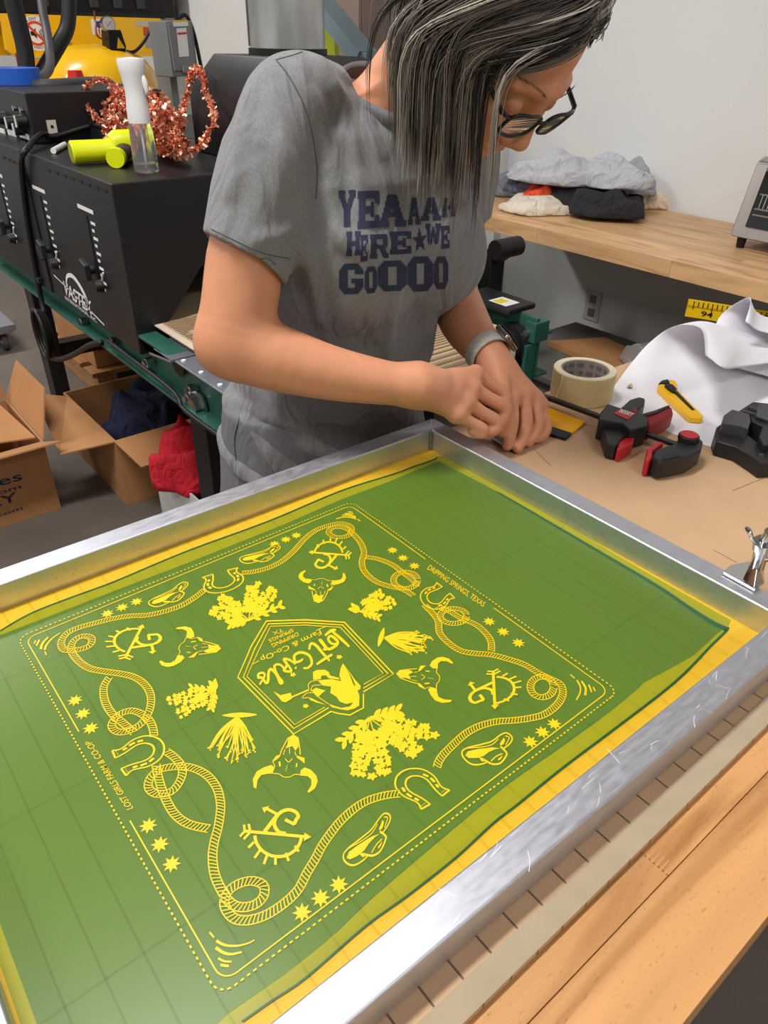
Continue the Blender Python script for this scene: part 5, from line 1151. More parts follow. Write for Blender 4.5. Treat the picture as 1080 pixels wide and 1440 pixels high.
Rp_ = [pj(709, 557, 1.050), pj(711, 575, 1.037), pj(699, 594, 1.023), pj(679, 604, 1.008)]
Rd_ = [pj(704, 584, 1.052), pj(701, 598, 1.040), pj(692, 606, 1.024), pj(674, 609, 1.010)]
Rt_ = [pj(693, 598, 1.045), pj(690, 603, 1.034), pj(680, 606, 1.020), pj(664, 606, 1.006)]
hand(B, pj(594, 543, .970), Rm_, Rp_, Rd_, Rt_, [pj(606, 528, 1.0), pj(648, 556, 1.050), pj(676, 582, 1.058), pj(688, 598, 1.05)], .021)
B.chain([R_wr, pj(604, 546, .975)], [.0262, .0215], .02)
# left arm
B.chain([L_sh, L_sh*.4+L_el*.6, L_el], [.050, .046, .040], .02)
B.chain([L_el, pj(652, 450, 1.175), pj(675, 485, 1.125), L_wr, pj(703, 522, 1.092)], [.040, .0395, .031, .0265, .0245], .02)
Lm_ = [pj(720, 560, 1.076), pj(737, 553, 1.092), pj(750, 560, 1.103), pj(759, 569, 1.110)]
Lp_ = [pj(720, 590, 1.064), pj(740, 594, 1.076), pj(757, 594, 1.090), pj(768, 601, 1.100)]
Ld_ = [pj(717, 612, 1.060), pj(735, 616, 1.069), pj(751, 611, 1.082), pj(763, 613, 1.092)]
Lt_ = [pj(713, 627, 1.058), pj(728, 630, 1.060), pj(743, 622, 1.072), pj(755, 617, 1.083)]
hand(B, pj(702, 522, 1.094), Lm_, Lp_, Ld_, Lt_, [pj(703, 532, 1.075), pj(706, 562, 1.055), pj(708, 590, 1.050), pj(704, 606, 1.055)], .021)
V, F = B.mesh(); V = smooth_mesh(V, F, 1, .4)
body = np_part('body', V, F, M_skin, ps); del B
# finger nails on the left hand
M_nail = mat('nail', (222, 170, 148), .3)

# ---------------------------------------------------------------- t-shirt
M_shirt = mat('heather_grey_tee', (122, 122, 124), .92, noise=(420, .16), bump=(600, .25), sheen=.15)
def wrinkles(M, sc, stretch, dist, strength):
    """broad soft creases under the weave"""
    nt = M.node_tree; b = nt.nodes['Principled BSDF']; tc = nt.nodes.new('ShaderNodeTexCoord'); mp = nt.nodes.new('ShaderNodeMapping'); mp.inputs['Scale'].default_value = stretch
    n = nt.nodes.new('ShaderNodeTexNoise'); n.inputs['Scale'].default_value = sc; n.inputs['Detail'].default_value = 2.5; n.inputs['Distortion'].default_value = 1.4
    bp = nt.nodes.new('ShaderNodeBump'); bp.inputs['Strength'].default_value = strength; bp.inputs['Distance'].default_value = dist
    nt.links.new(tc.outputs['Object'], mp.inputs[0]); nt.links.new(mp.outputs[0], n.inputs['Vector']); nt.links.new(n.outputs['Fac'], bp.inputs['Height'])
    ln = b.inputs['Normal'].links
    nt.links.new(bp.outputs[0], ln[0].from_node.inputs['Normal'] if len(ln) else b.inputs['Normal'])
wrinkles(M_shirt, 9, (1.6, 1.6, .5), .03, .55)
lvS = [(-.085, -.292, .572, .188, .134), (-.03, -.290, .578, .182, .128), (.08, -.282, .590, .170, .120), (.18, -.264, .603, .172, .124), (.28, -.245, .616, .176, .134), (.35, -.236, .626, .172, .120), (.40, -.231, .632, .150, .095), (.43, -.228, .635, .110, .075), (.452, -.226, .636, .075, .06)]
se = pj(343, 366, .905)          # right sleeve hem centre
sl_dir = (se-R_sh)/np.linalg.norm(se-R_sh)
lse = L_sh*.42+L_el*.58; ls_dir = (lse-L_sh)/np.linalg.norm(lse-L_sh)
def shirt_field(h, ridges=()):
    S = Field((-.50, .26, -.12), (-.02, .93, .56), h)
    S.loft(lvS, .012, p=2.3)
    for y_ in (.548, .690): S.ell((-.158, y_, .235), (.062, .070, .075), None, .045)      # bust under the cloth
    S.chain([R_sh+(0, .02, .0), R_sh*.6+se*.4, se+sl_dir*.02], [.047, .057, .0575], .030)
    S.chain([L_sh+(0, -.02, 0), L_sh*.6+lse*.4, lse+ls_dir*.02], [.050, .054, .054], .030)
    S.chain([R_sh+(0, .0, .0), (-.226, .57, .430)], [.043, .045], .03); S.chain([L_sh+(0, 0, .0), (-.226, .70, .430)], [.045, .045], .03)
    for pts, r_, k_ in ridges: S.chain(pts, [r_*math.sin(math.pi*(i+.5)/len(pts))**.6 for i in range(len(pts))], k_, n=1)
    # hem planes and the open ends of the sleeves
    sd, x, y, z = S.d, S.ax[0][:, None, None], S.ax[1][None, :, None], S.ax[2][None, None, :]
    for c_, n_, sh_ in ((se, (sl_dir-.26*RT)/np.linalg.norm(sl_dir-.26*RT), R_sh), (lse, ls_dir, L_sh)):
        e = (x-c_[0])*n_[0]+(y-c_[1])*n_[1]+(z-c_[2])*n_[2]; near = np.maximum(np.sqrt(np.maximum((x-c_[0])**2+(y-c_[1])**2+(z-c_[2])**2-e*e, 0))-.071, e-.06)
        S.d = np.maximum(S.d, np.minimum(e, -near)).astype(np.float32)
        S.cone(c_-n_*.0, .0495, c_+n_*.05, .052, .002, 'cut')
    S.cone(nb+(0.012, 0, .012), .060, nb+(.05, 0, .12), .085, .006, 'cut')               # neck opening
    # gentle cloth noise
    w = .0010*np.sin(26*z+14*x+9*y)
    w = w*1.5+.0034*np.sin(74*y+26*x+9*np.sin(9*z))*np.clip((.24-z)/.22, 0, 1)+.0022*np.sin(46*z-38*y+20*x)*np.clip((z-.1)/.2, 0, 1)
    S.d = (S.d+w).astype(np.float32)
    S.plane((-.29, .57, -.078), (0, 0, -1))
    return S
V, F = shirt_field(.005).mesh(); bvh0 = BVHTree.FromPolygons(V.tolist(), F.tolist())
def on_surf(bvh, px, py, lift=0.):
    d_ = ray(px, py); hit = bvh.ray_cast(Vector(CAMP), Vector(d_/np.linalg.norm(d_)))
    if hit[0] is None: return None
    return np.array(hit[0])+np.array(hit[1])*(lift if np.dot(hit[1], d_) < 0 else -lift)
RID = []
def ridge(px, lift, r_, k_=.02):
    P = [on_surf(bvh0, *q, lift) for q in smooth_path(px, 4)]; P = [q for q in P if q is not None]
    if len(P) > 1:
        P = [p for i, p in enumerate(P) if i == 0 or np.linalg.norm(p-P[i-1]) < .06]
        RID.append((P, r_, k_))
for px, lf, r_ in (([(478, 190), (470, 240), (468, 290), (480, 340)], -.002, .006), ([(497, 200), (503, 260), (512, 330), (520, 400), (530, 480)], -.003, .0065), ([(415, 95), (440, 140), (456, 190), (462, 240)], -.003, .007), ([(452, 85), (476, 130), (490, 180), (500, 220)], -.003, .007),
                   ([(350, 130), (335, 200), (325, 270)], -.003, .007), ([(385, 130), (400, 200), (420, 260), (430, 320)], -.003, .007), ([(345, 590), (400, 620), (470, 640), (540, 630)], -.002, .007), ([(330, 560), (380, 590), (440, 600)], -.003, .006), ([(560, 400), (548, 460), (545, 520)], -.003, .006), ([(608, 260), (622, 310), (634, 360)], -.003, .006), ([(480, 330), (500, 350), (520, 345)], -.002, .005), ([(420, 330), (440, 390), (450, 450)], -.003, .007), ([(505, 120), (520, 170), (535, 215)], -.003, .006), ([(360, 340), (400, 330), (425, 300)], -.003, .006)):
    ridge(px, lf+.0018, r_-.0012, .016)
V, F = shirt_field(.0029, RID).mesh(); V = smooth_mesh(V, F, 4, .5)
shirt = np_part('t_shirt', V, F, M_shirt, ps); bvhS = BVHTree.FromPolygons(V.tolist(), F.tolist())
M_seam = mat('tee_seam', (84, 84, 87), .95)
def surf_tube(name, px, r_, lift, m_, par, n=6, bv=None, flat=1.):
    P = [on_surf(bv or bvhS, *q, lift) for q in smooth_path(px, n)]; P = [q for q in P if q is not None]
    P = [p for i, p in enumerate(P) if i == 0 or np.linalg.norm(p-P[i-1]) < .05]
    return part(name, MB().tube(P, r_, 6), m_, par, smooth=True) if len(P) > 2 else None
surf_tube('shoulder_seam', [(389, 84), (420, 75), (450, 62), (478, 52), (500, 45)], .0007, .0002, M_seam, shirt)
surf_tube('sleeve_seam', [(388, 84), (408, 110), (428, 150), (440, 195), (446, 240), (444, 280)], .0008, .0002, M_seam, shirt)
surf_tube('sleeve_hem_stitch', [(297, 322), (330, 338), (370, 356), (408, 364)], .0006, .0002, M_seam, shirt)
# collar band round the neck opening
cc_ = nb+np.array([.018, 0, .030]); ca_ = np.array([.38, 0, .92]); cu_, cv_, _ = frame_of(ca_)
def collar_pt(a, r_):
    return cc_+(cu_*math.cos(a)*1.0+cv_*math.sin(a)*1.08)*r_
part('collar', MB().grid(64, 5, lambda u, v: collar_pt(2*math.pi*u, [.0700, .0755, .0745, .0690, .0660][int(round(v*4))])+ca_*[-.016, -.010, .002, .0075, .002][int(round(v*4))], closed_u=True), mat('collar_rib', (112, 112, 115), .95, noise=(500, .15), bump=(700, .3)), shirt, smooth=True)
# printed lettering, laid on the cloth
M_ink2 = mat('navy_print', (40, 44, 68), .85, noise=(220, .22))
def box_glyph(ch):
    """block letters as polygons in a 10 x 10 cell"""
    S4 = [(0, 0), (4, 0), (4, 2), (3.4, 2), (3.4, 8), (4, 8), (4, 10), (0, 10), (0, 8), (.6, 8), (.6, 2), (0, 2)]
    g = {'E': [S4, [(3, 8), (10, 8), (10, 10), (3, 10)], [(8.2, 6.4), (10, 6.4), (10, 8.1), (8.2, 8.1)], [(3, 4.1), (7.5, 4.1), (7.5, 6), (3, 6)], [(6.2, 3.2), (7.6, 3.2), (7.6, 6.8), (6.2, 6.8)], [(3, 0), (10, 0), (10, 2), (3, 2)], [(8.2, 1.9), (10, 1.9), (10, 3.6), (8.2, 3.6)]],
         'H': [S4, [(x+6, y) for x, y in S4], [(3, 4), (7, 4), (7, 6), (3, 6)]],
         'A': [[(0, 0), (4.2, 0), (4.2, 1.8), (3.4, 1.8), (5.6, 8), (3.4, 10), (.9, 1.8), (0, 1.8)], [(5.8, 0), (10, 0), (10, 1.8), (9.1, 1.8), (6.6, 10), (3.4, 10), (4.4, 8), (6.6, 1.8), (5.8, 1.8)], [(3, 2.8), (7, 2.8), (6.6, 4.4), (3.4, 4.4)]],
         'R': [S4, [(3, 8), (8.6, 8), (8.6, 10), (3, 10)], [(6.8, 4.4), (9.4, 5), (9.4, 9), (8.6, 10), (6.8, 8.4)], [(3, 4), (8.6, 4), (9, 5.6), (3, 5.8)], [(5, 4.4), (7.4, 0), (10, 0), (10, 1.8), (9.4, 1.8), (7.8, 4.8)]],
         'W': [[(0, 10), (0, 8.2), (.5, 8.2), (2, 0), (4, 0), (3, 8.2), (3.6, 8.2), (3.6, 10)], [(2.4, 0), (4, 0), (6, 7.5), (4.6, 8.6)], [(6, 0), (7.6, 0), (5.4, 8.6), (4.2, 7.5)], [(10, 10), (10, 8.2), (9.5, 8.2), (8, 0), (6, 0), (7, 8.2), (6.4, 8.2), (6.4, 10)]],
         'O': [[(2.4, 0), (7.6, 0), (7.6, 2.2), (3.6, 2.2)], [(2.4, 10), (7.6, 10), (6.4, 7.8), (3.6, 7.8)], [(0, 2.2), (2.4, 0), (3.6, 2.2), (3.6, 7.8), (2.4, 10), (0, 7.8)], [(10, 2.2), (7.6, 0), (6.4, 2.2), (6.4, 7.8), (7.6, 10), (10, 7.8)]],
         'G': [[(2.4, 0), (7.6, 0), (7.6, 2.2), (3.6, 2.2)], [(2.4, 10), (7.6, 10), (6.4, 7.8), (3.6, 7.8)], [(0, 2.2), (2.4, 0), (3.6, 2.2), (3.6, 7.8), (2.4, 10), (0, 7.8)], [(6.6, 6.4), (10, 6.4), (10, 7.8), (7.6, 10), (6.4, 7.8)], [(6.4, 2.2), (7.6, 0), (10, 2.2), (10, 5), (6.4, 5)], [(5.2, 3.6), (7, 3.6), (7, 5), (5.2, 5)]],
         'Y': [[(3.2, 0), (6.8, 0), (6.8, 4.4), (3.2, 4.4)], [(0, 8.2), (0, 10), (4, 10), (3.6, 8.4), (5.2, 5.6), (4.4, 3.6), (3, 4.4), (.8, 8.2)], [(10, 8.2), (10, 10), (6, 10), (6.4, 8.4), (4.8, 5.6), (5.6, 3.6), (7, 4.4), (9.2, 8.2)]]}
    return g[ch]
def subdiv(P, m):
    out = []
    for a, b in zip(P, P[1:]+P[:1]):
        n_ = max(1, int(math.hypot(b[0]-a[0], b[1]-a[1])/m))
        out += [(a[0]+(b[0]-a[0])*k/n_, a[1]+(b[1]-a[1])*k/n_) for k in range(n_)]
    return out
def cloth_print(name, polys, quad, par):
    """polys in the unit cell 0..10, quad = four pixel corners (bl, br, tr, tl); drawn on the cloth as a fine raster of little faces"""
    q = [np.array(p, float) for p in quad]; mb = MB(); st = 20
    def inside(P, x, y):
        r_ = False; j = len(P)-1
        for i in range(len(P)):
            if (P[i][1] > y) != (P[j][1] > y) and x < (P[j][0]-P[i][0])*(y-P[i][1])/(P[j][1]-P[i][1]+1e-12)+P[i][0]: r_ = not r_
            j = i
        return r_
    cache = {}
    def vert(i, j):
        if (i, j) not in cache:
            u, v = i/st, j/st; p = (q[0]*(1-u)+q[1]*u)*(1-v)+(q[3]*(1-u)+q[2]*u)*v; h_ = on_surf(bvhS, p[0], p[1], .0007)
            cache[(i, j)] = None if h_ is None else (len(mb.v), mb.v.append(tuple(h_)))[0]
        return cache[(i, j)]
    for i in range(st):
        for j in range(st):
            x, y = (i+.5)/st*10, (j+.5)/st*10
            if any(inside(P, x, y) for P in polys):
                f_ = [vert(i, j), vert(i+1, j), vert(i+1, j+1), vert(i, j+1)]
                if None not in f_:
                    P4 = [np.array(mb.v[k]) for k in f_]
                    if max(np.linalg.norm(P4[a]-P4[b]) for a, b in ((0, 1), (1, 2), (2, 3), (3, 0))) < .02: mb.f.append(tuple(f_))
    if mb.f: return part(name, mb, M_ink2, par, fixn=False)
rows = [('YEAAAH', [(476, 500, 320, 268), (503, 533, 322, 269), (531, 571, 320, 274), (573, 591, 317, 278), (592, 620, 311, 278), (621, 640, 306, 279)]),
        ('HERE', [(487, 507, 360, 326), (507, 517, 368, 331), (520, 546, 364, 330), (548, 578, 358, 326)]),
        ('WE', [(598, 620, 344, 315), (620, 632, 350, 318)]),
        ('GOOOO', [(477, 511, 414, 371), (513, 530, 413, 375), (531, 572, 410, 367), (573, 609, 410, 361), (610, 630, 407, 361)])]
for word, bx_ in rows:
    for ch, (xa_, xb_, yb_, yt_) in zip(word, bx_): cloth_print('printed_letter', box_glyph(ch), [(xa_, yb_), (xb_, yb_-1.5), (xb_, yt_-1), (xa_, yt_)], shirt)
cloth_print('printed_star', [[(5+5*(1 if k % 2 == 0 else .42)*math.sin(k*math.pi/5), 5+5*(1 if k % 2 == 0 else .42)*math.cos(k*math.pi/5)) for k in range(10)]], [(580, 358), (602, 354), (600, 318), (578, 322)], shirt)
# ---------------------------------------------------------------- sweatpants and shoes
M_pants = mat('grey_sweatpants', (108, 108, 111), .93, noise=(380, .14), bump=(500, .25))
wrinkles(M_pants, 9, (1.5, 1.5, .6), .03, .5)
Pf = Field((-.50, .33, FLOOR), (-.08, .82, .04), .006)
Pf.loft([(-.30, -.292, .566, .190, .125), (-.2, -.292, .566, .194, .136), (-.06, -.290, .570, .186, .134), (.02, -.286, .575, .178, .128)], .02)
for s_, fx_ in ((-1, -.27), (1, -.30)):
    Pf.chain([(-.292, .566+s_*.085, -.22), (-.285, .566+s_*.105, -.50), (fx_-.01, .566+s_*.115, FLOOR+.06)], [.098, .075, .066], .04)
z = Pf.ax[2][None, None, :]; x = Pf.ax[0][:, None, None]; y = Pf.ax[1][None, :, None]
Pf.d = (Pf.d+.0012*np.sin(22*y+8*z)*np.sin(17*z+10*x)).astype(np.float32); Pf.plane((0, 0, FLOOR+.045), (0, 0, -1))
V, F = Pf.mesh(); V = smooth_mesh(V, F, 1); pants = np_part('sweatpants', V, F, M_pants, ps); bvhP = BVHTree.FromPolygons(V.tolist(), F.tolist())
surf_tube('pocket_seam', [(344, 560), (336, 590), (330, 620), (333, 650)], .0014, .0004, M_seam, pants, bv=bvhP)
for s_, fx_ in ((-1, -.27), (1, -.30)):
    Sh = Field((fx_-.14, .566+s_*.115-.07, FLOOR), (fx_+.24, .566+s_*.115+.07, FLOOR+.13), .005)
    Sh.chain([(fx_-.05, .566+s_*.115, FLOOR+.05), (fx_+.06, .566+s_*.115, FLOOR+.045), (fx_+.15, .566+s_*.12, FLOOR+.034)], [.05, .045, .036], .02); Sh.plane((0, 0, FLOOR+.002), (0, 0, -1))
    V, F = Sh.mesh(); np_part('shoe', V, F, M_dark, ps)
# ---------------------------------------------------------------- hair
rh_ = random.Random(21)
SC0 = H(-.012, 0, .030); SR = np.array([.098, .076, .092])*HS; FC0 = H(.030, 0, -.028); FR = np.array([.068, .064, .090])*HS
toL = lambda p: np.array([np.dot(p-HC, hf), np.dot(p-HC, hs), np.dot(p-HC, hu)])/HS
def push(p, c, rad, off):
    q = np.array([np.dot(p-c, a) for a in HAX]); r_ = rad+off; k_ = math.sqrt(((q/r_)**2).sum())
    if k_ < 1: q = q/max(k_, 1e-3); p = c+hf*q[0]+hs*q[1]+hu*q[2]
    return p
def hairline(f, s_):
    """lowest 'up' value at which hair grows, by how far forward the point lies"""
    if f > .03: return .030+(f-.03)*.95+.02*max(0, 1-abs(s_)/.05)
    if f > -.03: return .010+(f+.03)*.33
    return .010-(-.03-f)*1.05
def scalp_point(th, ph, off=0.):
    q = np.array([math.cos(ph)*math.cos(th), math.cos(ph)*math.sin(th), math.sin(ph)]); return SC0+hf*q[0]*(SR[0]+off)+hs*q[1]*(SR[1]+off)+hu*q[2]*(SR[2]+off)
cap = MB(); nT, nP = 72, 40; vid = {}
for i in range(nT):
    for j in range(nP+1):
        p = scalp_point(2*math.pi*i/nT, -.9+2.47*j/nP, .004); l_ = toL(p)
        if l_[2] > hairline(l_[0], l_[1])+.004: vid[(i, j)] = len(cap.v); cap.v.append(tuple(p))
for i in range(nT):
    for j in range(nP):
        k_ = [(i, j), ((i+1) % nT, j), ((i+1) % nT, j+1), (i, j+1)]
        if all(q in vid for q in k_): cap.f.append(tuple(vid[q] for q in k_))
G_ = np.array([0, 0, -1.])
VH = []; FH = []; CH = []
def add_strand(P, r0, col):
    o = len(VH); N = len(P); u, v, _ = frame_of(P[1]-P[0])
    for i, p in enumerate(P):
        t_ = P[min(i+1, N-1)]-P[max(i-1, 0)]; t_ = t_/(np.linalg.norm(t_)+1e-9); u = u-t_*np.dot(u, t_); u /= np.linalg.norm(u)+1e-9; v = np.cross(t_, u)
        r_ = r0*(1 if i < N*.7 else max(.15, 1-(i-N*.7)/(N*.3)))
        for k in range(3):
            a = 2*math.pi*k/3; VH.append(p+(u*math.cos(a)+v*math.sin(a))*r_); CH.append(col)
    for i in range(N-1):
        for k in range(3): FH.append((o+i*3+k, o+i*3+(k+1) % 3, o+(i+1)*3+(k+1) % 3, o+(i+1)*3+k))
def guide(root, layer, length, comb, uth, step=.017, trim=None):
    P = [root]; p = root; n = int(length/step); wv = np.array([rh_.gauss(0, 1) for _ in range(3)])*.10; bmax = 0
    for k in range(n):
        b = min(1, max(0, (uth-toL(p)[2])/.03)); b = max(b, min(1, k*step-.17) if k*step > .17 else 0); b = max(b, bmax); bmax = b; d_ = comb*(1-b)+G_*b+wv*math.sin(k*.8)*.5*b; d_ /= np.linalg.norm(d_)
        p = p+d_*step
        for _ in range(2): p = push(p, SC0, SR, .005+layer); p = push(p, FC0, FR, .004+layer*.7)
        if p[2] < .47:
            hit = bvhS.find_nearest(Vector(p), .03)
            if hit[0] is not None and (Vector(p)-hit[0]).dot(hit[1]) < .004+layer*.4: p = np.array(hit[0]+hit[1]*(.004+layer*.4))
        P.append(p)
        if trim is not None and k > 5 and proj(p)[1] > np.interp(proj(p)[0], [540, 560, 600, 650, 690, 720], [185, 215, 272, 300, 335, 345])+trim: break
    for _ in range(3): P = [P[0]]+[P[i]*.5+(P[i-1]+P[i+1])*.25 for i in range(1, len(P)-1)]+[P[-1]]
    return P
pal = [(38, 33, 31), (56, 50, 47), (82, 75, 69), (116, 108, 99), (150, 141, 130), (186, 177, 165)]
made = 0; tries = 0
while made < 285 and tries < 9000:
    tries += 1
    th = rh_.uniform(0, 2*math.pi); ph = math.asin(rh_.uniform(-.75, 1)); root = scalp_point(th, ph, .002); f_, s_, u_ = toL(root)
    if u_ < hairline(f_, s_)+.002: continue
    if s_ > .02 and rh_.random() < .55: continue                      # fewer on the hidden left side
    if f_ < -.045 and s_ < .03 and rh_.random() < .85: continue
    sg = -1 if s_ < .012 else 1
    comb = -hu*.9-hf*(.16+.9*max(0, f_-.01)*8)+hs*sg*.55; hold = rh_.uniform(-.005, .03)+(.02 if f_ < -.02 else 0)+(.03 if f_ > .03 and s_ < -.02 else 0)
    comb = comb/np.linalg.norm(comb); lay = rh_.uniform(.001, .014); ln = max(.15, .17+(f_+.05)*1.25+rh_.uniform(-.045, .025))+(.05 if u_ > .085 else 0)+(.03 if rh_.random() < .12 else 0)
    if sg > 0: comb = -hf*.9+hs*.35-hu*.35; hold = -1.; ln = rh_.uniform(.055, .08)
    comb = comb/np.linalg.norm(comb)
    g_ = guide(root, lay, ln+(.06 if sg < 0 else 0), comb, hold, trim=None if sg > 0 else rh_.uniform(-85, 30)); made += 1
    if sg < 0 and proj(g_[-1])[0] < rh_.uniform(535, 580) and rh_.random() < .93: continue
    tone = rh_.choices(range(6), weights=(2, 3, 4, 5, 5, 3))[0]; N = len(g_); nc = rh_.randint(10, 16)
    offs0 = rh_.uniform(.004, .008)
    for c_ in range(nc):
        a1 = np.array([rh_.gauss(0, 1) for _ in range(3)])*offs0*.6; a2 = np.array([rh_.gauss(0, 1) for _ in range(3)])*offs0*rh_.uniform(.25, .8); cut = min(rh_.randint(0, 4), max(0, N-4))
        P = [push(g_[i]+a1*(1-i/(N-1))+a2*(i/(N-1)), SC0, SR, .004) for i in range(N-cut)]
        tt = min(5, max(0, tone+rh_.choice((-1, 0, 0, 0, 1)))); jj = rh_.uniform(.86, 1.12); cc = srgb(*[x*jj for x in pal[tt]]); add_strand(P, rh_.uniform(.00045, .0008), cc)
# stray hairs
for k in range(70):
    th = rh_.uniform(0, 2*math.pi); root = scalp_point(th, math.asin(rh_.uniform(-.4, 1)), .004); f_, s_, u_ = toL(root)
    if u_ < hairline(f_, s_) or s_ > .03: continue
    if f_ > .02: continue
    g_ = guide(root, rh_.uniform(.010, .022), rh_.uniform(.12, .3), (root-SC0)/np.linalg.norm(root-SC0)*.3-hu*.9-hf*.3-hs*.3, rh_.uniform(.0, .05)); add_strand(g_, .0003, srgb(150, 144, 134))
Mh = mat('grey_hair', (100, 95, 90), .38, spec=.5, attr='Col')
def vcol(o, cols):
    at = o.data.color_attributes.new('Col', 'FLOAT_COLOR', 'POINT'); at.data.foreach_set('color', np.array(cols, np.float32).ravel())
nC = len(cap.v); Vh = np.concatenate([np.array(cap.v), np.array(VH)]); Fh = np.concatenate([np.array(cap.f), np.array(FH)+nC])
hair = np_part('hair', Vh, Fh, Mh, ps); vcol(hair, [srgb(36, 33, 32)]*nC+CH)
# eyebrows
for s_ in (-1, 1):
    eb = MB()
    for k in range(46 if s_ < 0 else 24):
        t = k/45; a_ = H(.0950-.0205*t*t, s_*(.012+.040*t), .030+.007*math.sin(t*2.6)-.003*rh_.random()); d_ = hs*s_*.006+hu*.002+hf*(-.0006-.004*t); eb.tube([a_, a_+d_*.5+hf*.0012, a_+d_], [.0003, .0003, .0001], 3)
    part('eyebrow', eb, mat('brow_hair', (98, 78, 66), .6), ps, smooth=True)
# ---------------------------------------------------------------- glasses
M_gf = mat('glasses_black', (18, 18, 19), .3); M_lens = mat('lens', (245, 246, 248), .04, trans=.95, ior=1.08, spec=.3)
gl_ = None
for s_ in (-1, 1):
    ring = []
    for a in np.linspace(0, 2*math.pi, 29)[:-1]:
        ca_, sa_ = math.cos(a), math.sin(a); e_ = (abs(ca_)**3.2+abs(sa_)**3.2)**(-1/3.2); ring.append(H(.1085-.006*abs(ca_*e_)*(1 if ca_*s_ > 0 else 0), s_*.0345+.0265*ca_*e_, .001+.0165*sa_*e_))
    o = part('glasses_frame' if gl_ is None else 'lens_rim', MB().tube(ring, .0021, 8, closed=True), M_gf, ps if gl_ is None else gl_, smooth=True)
    gl_ = gl_ or o
    part('lens', MB().poly(ring), M_lens, gl_)
    part('temple', MB().tube([H(.1025, s_*.0605, .009), H(.096, s_*.071, .010), H(.04, s_*.0775, .012), H(-.008, s_*.080, .012), H(-.025, s_*.080, -.004)], [.0026, .003, .0026, .0024, .002], 8), M_gf, gl_, smooth=True)
part('bridge', MB().tube([H(.1085, -.0095, .006), H(.112, 0, .009), H(.1085, .0095, .006)], .0021, 8), M_gf, gl_, smooth=True)
# ---------------------------------------------------------------- wrist watch on the left arm
wa = dep(675, 485, 1.125); wb = L_wr; wd = (wb-wa)/np.linalg.norm(wb-wa); wc = wa*.42+wb*.58; wu, wv_, _ = frame_of(wd)
M_band = mat('watch_band', (186, 184, 178), .75, noise=(300, .15), bump=(500, .3))
wr_ = .0318
band = part('watch_band', MB().lathe([(wr_-.001, -.0115), (wr_+.0012, -.0115), (wr_+.0018, 0), (wr_+.0012, .0115), (wr_-.001, .0115)], wc, wd, n=48, closed=True), M_band, ps, smooth='auto')
outd = dep(712, 484, 1.10)-wc; outd = outd-wd*np.dot(outd, wd); outd /= np.linalg.norm(outd); sd_ = np.cross(wd, outd)
def wbox(l0, l1, s0, s1, o0, o1):
    vs = [wc+wd*a+sd_*b+outd*c for c in (o0, o1) for b in (s0, s1) for a in (l0, l1)]
    return MB().add(vs, [(0, 2, 3, 1), (4, 5, 7, 6), (0, 1, 5, 4), (2, 6, 7, 3), (0, 4, 6, 2), (1, 3, 7, 5)])
case = part('watch_case', wbox(-.017, .017, -.0195, .0195, wr_-.001, wr_+.0085), mat('watch_steel', (178, 172, 164), .22, 1.), band, bevel=.004, seg=3)
part('watch_glass', wbox(-.0155, .0155, -.018, .018, wr_+.0086, wr_+.0105), mat('watch_black', (10, 10, 12), .08), band, bevel=.002)
part('watch_crown', MB().cyl(wc+outd*(wr_+.004)+wd*.017+sd_*.006, wc+outd*(wr_+.004)+wd*.0195+sd_*.006, .0032, n=12), M_steel, band)

# ================================================================ tools on the board
on_b = ZB+.0004
# hex key and small card held by the fingers
ka = dep(686, 596, 1.035); kb = atz(684, 613, HF+.0012)
hk = thing('hex_key', 'small steel hex key pinched in the right hand over the frame', 'hex key', (kb[0], kb[1], HF+.0006)); part('key_shaft', MB().tube([kb, ka, ka+(kb-ka)*-.35+np.array([0, .012, .004])], .0017, 6), mat('key_steel', (70, 70, 74), .3, .9), hk, smooth='auto')
cp = [atz(*q, on_b+.002) for q in ((690, 616), (706, 610), (730, 622), (736, 632), (716, 634))]
cd = thing('label_card', 'small dark red and white card under the left fingertips', 'card', cp[0]*[1, 1, 0]+np.array([0, 0, on_b])); part('card_sheet', MB().prism(cp, (0, 0, .0015)), mat('card_maroon', (52, 20, 26), .4), cd)
part('white_border', MB().bar(cp[0]+(0, 0, .0022), cp[4]+(0, 0, .0022), .003, .0006), M_white, cd)
# masking tape roll
tc3 = atz(823, 518, .0475); tc3[2] = on_b; RO = .0515
tr3 = thing('masking_tape_roll', 'wide roll of cream masking tape standing flat on the board', 'tape roll', tc3)
Mmt = mat('masking_tape', (206, 182, 132), .55, noise=(14, .05, (1, 1, 9)))
part('tape_ring', MB().lathe([(.0395, 0), (RO, 0), (RO, .048), (.0395, .048)], tc3, n=64, closed=True), Mmt, tr3, bevel=.001)
part('tape_face', MB().lathe([(.0397, .0482), (RO-.001, .0482), (RO-.001, .0485), (.0397, .0485)], tc3, n=64, closed=True), mat('tape_face', (222, 212, 186), .7, noise=(200, .08)), tr3)
co = part('paper_core', MB().lathe([(.0372, .0005), (.0393, .0005), (.0393, .0478), (.0372, .0478)], tc3, n=64, closed=True), mat('core_grey', (150, 138, 132), .8), tr3, smooth='auto')
mb = MB()
for k in range(14):
    for r_ in range(3):
        a0 = k*2*math.pi/14; h0 = .008+r_*.014; w_ = .32 if (k+r_) % 3 else .2
        mb.add([tc3+np.array([.0370*math.cos(a), .0370*math.sin(a), z_]) for a, z_ in ((a0, h0), (a0+w_, h0), (a0+w_, h0+.007), (a0, h0+.007))], [(0, 1, 2, 3)])
part('core_print', mb, mat('core_print_grey', (112, 104, 108), .8), co, fixn=False)
e_ = [tc3+np.array([(RO+.0006)*math.cos(a), (RO+.0006)*math.sin(a), z_]) for a, z_ in ((-1.79, .001), (-1.76, .015), (-1.68, .03), (-1.66, .047))]
